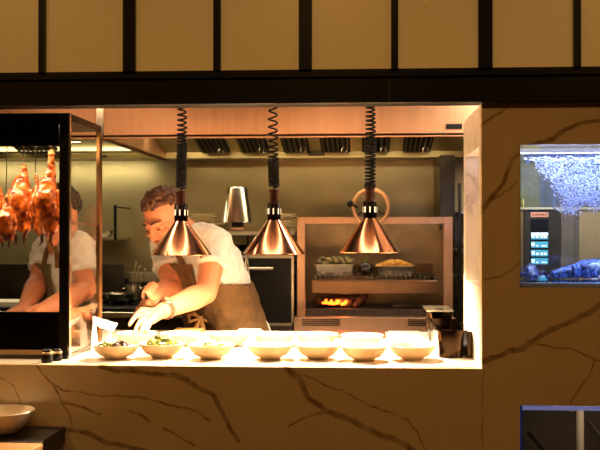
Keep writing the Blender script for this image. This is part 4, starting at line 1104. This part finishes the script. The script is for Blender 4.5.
# pale green partition above the unit
tag(MB().bx(cx0+.02, W(549,190,KY).x, KY+.2, KY+.22, zt_+.0025, 1.86).build('green_partition', mat('olive panel','55572f',.5,vary=.1)), 'olive green panel standing on the cold unit behind the tank', 'panel')
tag(MB().bx(W(534,190,KY).x, 1.45, KY+.3, KY+.33, zt_+.0025, 1.86).build('dark_partition', mat('slate panel','4a4f55',.5,vary=.1)), 'slate grey panel standing on the cold unit behind the bubbles', 'panel')
a, c, z0_, z1_ = span(514, 523, 199, 181, KY+.15)
tag(MB().bx(a+.03, c, KY+.12, KY+.19, zt_+.0025, z1_, bev=.004).build('lit_box', mat('pale yellow box','b9b46a',.5)), 'pale yellow green box at the end of the cold unit top', 'box')

# lower tank behind the marble
LZ = 1.018
t = thing('lower_tank', ((TX+TXR)/2, TY0, .62), 'dim lower glass tank with a blue lit rim under the seafood tank', 'fish tank')
MB().bx(TX, TXR, TY0, TY0+th, .58, 1.04).build('tank_glass', TANKGL, t, smooth=0)
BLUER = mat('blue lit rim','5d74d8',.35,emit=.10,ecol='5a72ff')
MB().bx(TX, TX+.007, .004, .0338, .62, LZ).build('painted_glow_edge', mat('painted blue glow','17336e',.35,emit=.12,ecol='16409a'), t, smooth=0)  # tank light catching the rim, put in as colour and glow
MB().bx(TX+.0075, TXR, .004, .0338, LZ-.011, LZ).build('painted_glow_edge', mat('pale painted blue glow','8f9bd8',.35,emit=.28,ecol='8c9ae8'), t, smooth=0)  # same light along the top rim, painted as a paler glow
DK = mat('dark tank wall','3b3024',.5,vary=.15,vscale=5)
MB().bx(TX, TXR, .55, .57, .58, 1.04).bx(TX-.0, TX+.01, TY0+th, .55, .58, 1.04).bx(TXR-.01, TXR, TY0+th, .55, .58, 1.04).bx(TX, TXR, TY0, .57, .56, .58).bx(TX, TXR, TY0+th, .57, 1.04, 1.05).build('tank_shell', DK, t, smooth=0)
x = W(580,430,.35).x; MB().tube([(x,.35,.581),(x,.35,1.04)], .012, 14).build('stand_pipe', mat('grey pipe','8a7f70',.4), t)
x = W(570,430,.42).x; MB().tube([(x,.42,.93),(x,.42,1.04)], .012, 14).build('overflow_pipe', mat('brown pipe','6b5c46',.4), t)
A_, B_ = W(528,432,.5), W(545,452,.46); MB().tube([A_, B_], .006, 8).build('hose', BLACKM, t)
A_, B_ = W(588,420,.54), W(610,446,.5); MB().tube([A_, B_], .003, 8).build('cable', mat('grey cable','5c5044',.5), t)

light('lower_tank_fill', 'AREA', ((TX+TXR)/2, .2, 1.03), 1.6, (1,.75,.5), .4, .1)  # unseen fill added to lift the dark tank interior
light('cold_unit_fill', 'AREA', (.85, .66, 2.1), COLDW, (1,.88,.72), .8, .15, rot=(R(18),0,0))  # unseen fill added to brighten the unit behind the tank
# ---------------------------------------------------------------- guests' side: bar shelf with bowl
SZ = W(58,428.5,-.03).z
tag(MB().bx(-1.8, W(60,430,-.05).x, -.21, -.0005, SZ-.045, SZ, bev=.002).build('bar_shelf', WOODD, smooth=0), 'dark wooden shelf fixed to the marble under the glass case', 'shelf')
st = thing('side_table', (-1.15,-.42,0), 'light wooden side table top in the near corner below the white bowl', 'table')
TZt = SZ-.001; px1 = W(43,438,-.215).x
MB().prism([(-1.75,-.62),(px1-.01,-.62),(px1,-.214),(-1.75,-.214)], .03, (0,0,TZt-.03), 'xy').build('table_top', WOODL, st, smooth=0, bev=.002)
for x in (-1.7, px1-.06):
    for y in (-.58,-.27): MB().bx(x-.02, x+.02, y-.02, y+.02, 0, TZt-.0302).build('leg', WOODD, st, smooth=0)
c = W(2,437,-.14)
o = MB().lathe([(0,.002),(.03,.002),(.03,0),(.036,0),(.05,.010),(.075,.036),(.088,.062),(.0865,.0635),(.084,.062),(.07,.036),(.045,.012),(0,.007)], seg=56).build('white_bowl', mat('matt white china','d8c6a8',.35))
o.location = (W(1,430,-.11).x, -.105, SZ+.0004)
tag(o, 'wide white bowl on the dark shelf in the near corner', 'bowl')

# ---------------------------------------------------------------- lights
light('hood_light', 'AREA', (-.25, 1.55, 2.2), HOODW, (1,.83,.48), 1.3, .25)
light('hood_light', 'AREA', (-1.75, 1.75, 2.0), HOODW*.7, (1,.86,.5), 1.0, .25)
light('wall_wash', 'AREA', (-.3, 1.68, 1.95), WASHW, (1,.83,.48), 1.4, .05, rot=(R(35),0,0))
light('range_strip', 'AREA', (-1.65, 2.0, 1.84), STRIPW, (1,.9,.55), 1.0, .05, rot=(R(10),0,0))
light('pass_fill', 'AREA', (-.6, .10, 2.14), PASSW*1.3, (1,.62,.36), 1.9, .05, rot=(R(50),0,0))  # unseen fill added to brighten the hood face and copper shades
for px in (107, 318): light('pass_spot', 'POINT', (W(px,120,.6).x, .45, 2.0), PASSW*.25, (1,.66,.42), .02)
light('case_light', 'AREA', (-1.2, .2, 1.815), CASEW, (1,.72,.4), .6, .06)
light('case_front_light', 'SPOT', (-.95, -1.4, 2.6), CASEF, (1,.7,.38), .05, rot=(R(46),0,R(3)), spot=22, blend=.6)
for x in (-1.6, -.2, 1.2):
    light('dining_light', 'AREA', (x, -1.7, 2.7), DINEW, (1,.5,.15), .35)
light('shelf_light', 'SPOT', (-1.12, -.42, 2.6), SHELFW, (1,.6,.27), .04, rot=(R(9),0,0), spot=12, blend=.8)
w = bpy.data.worlds.new('world'); bpy.context.scene.world = w; w.use_nodes = True
w.node_tree.nodes['Background'].inputs[0].default_value = (1,.6,.3,1); w.node_tree.nodes['Background'].inputs[1].default_value = .02

# ---------------------------------------------------------------- camera
cam = bpy.data.cameras.new('camera'); cam.sensor_width = 36; cam.lens = CF/600*36; cam.clip_start = .01
co = bpy.data.objects.new('camera', cam); C.objects.link(co); co.location = (0,-CD,CH)
co.rotation_euler = M((RT, UP, -FW)).transposed().to_euler()
cam.dof.use_dof = True; cam.dof.focus_distance = 3.1; cam.dof.aperture_fstop = 5.6
S = bpy.context.scene; S.camera = co
S.view_settings.view_transform = 'Standard'; S.view_settings.look = 'None'; S.view_settings.gamma = 1; S.view_settings.use_curve_mapping = False
S.view_settings.exposure = EXPO
S.cycles.max_bounces = 8
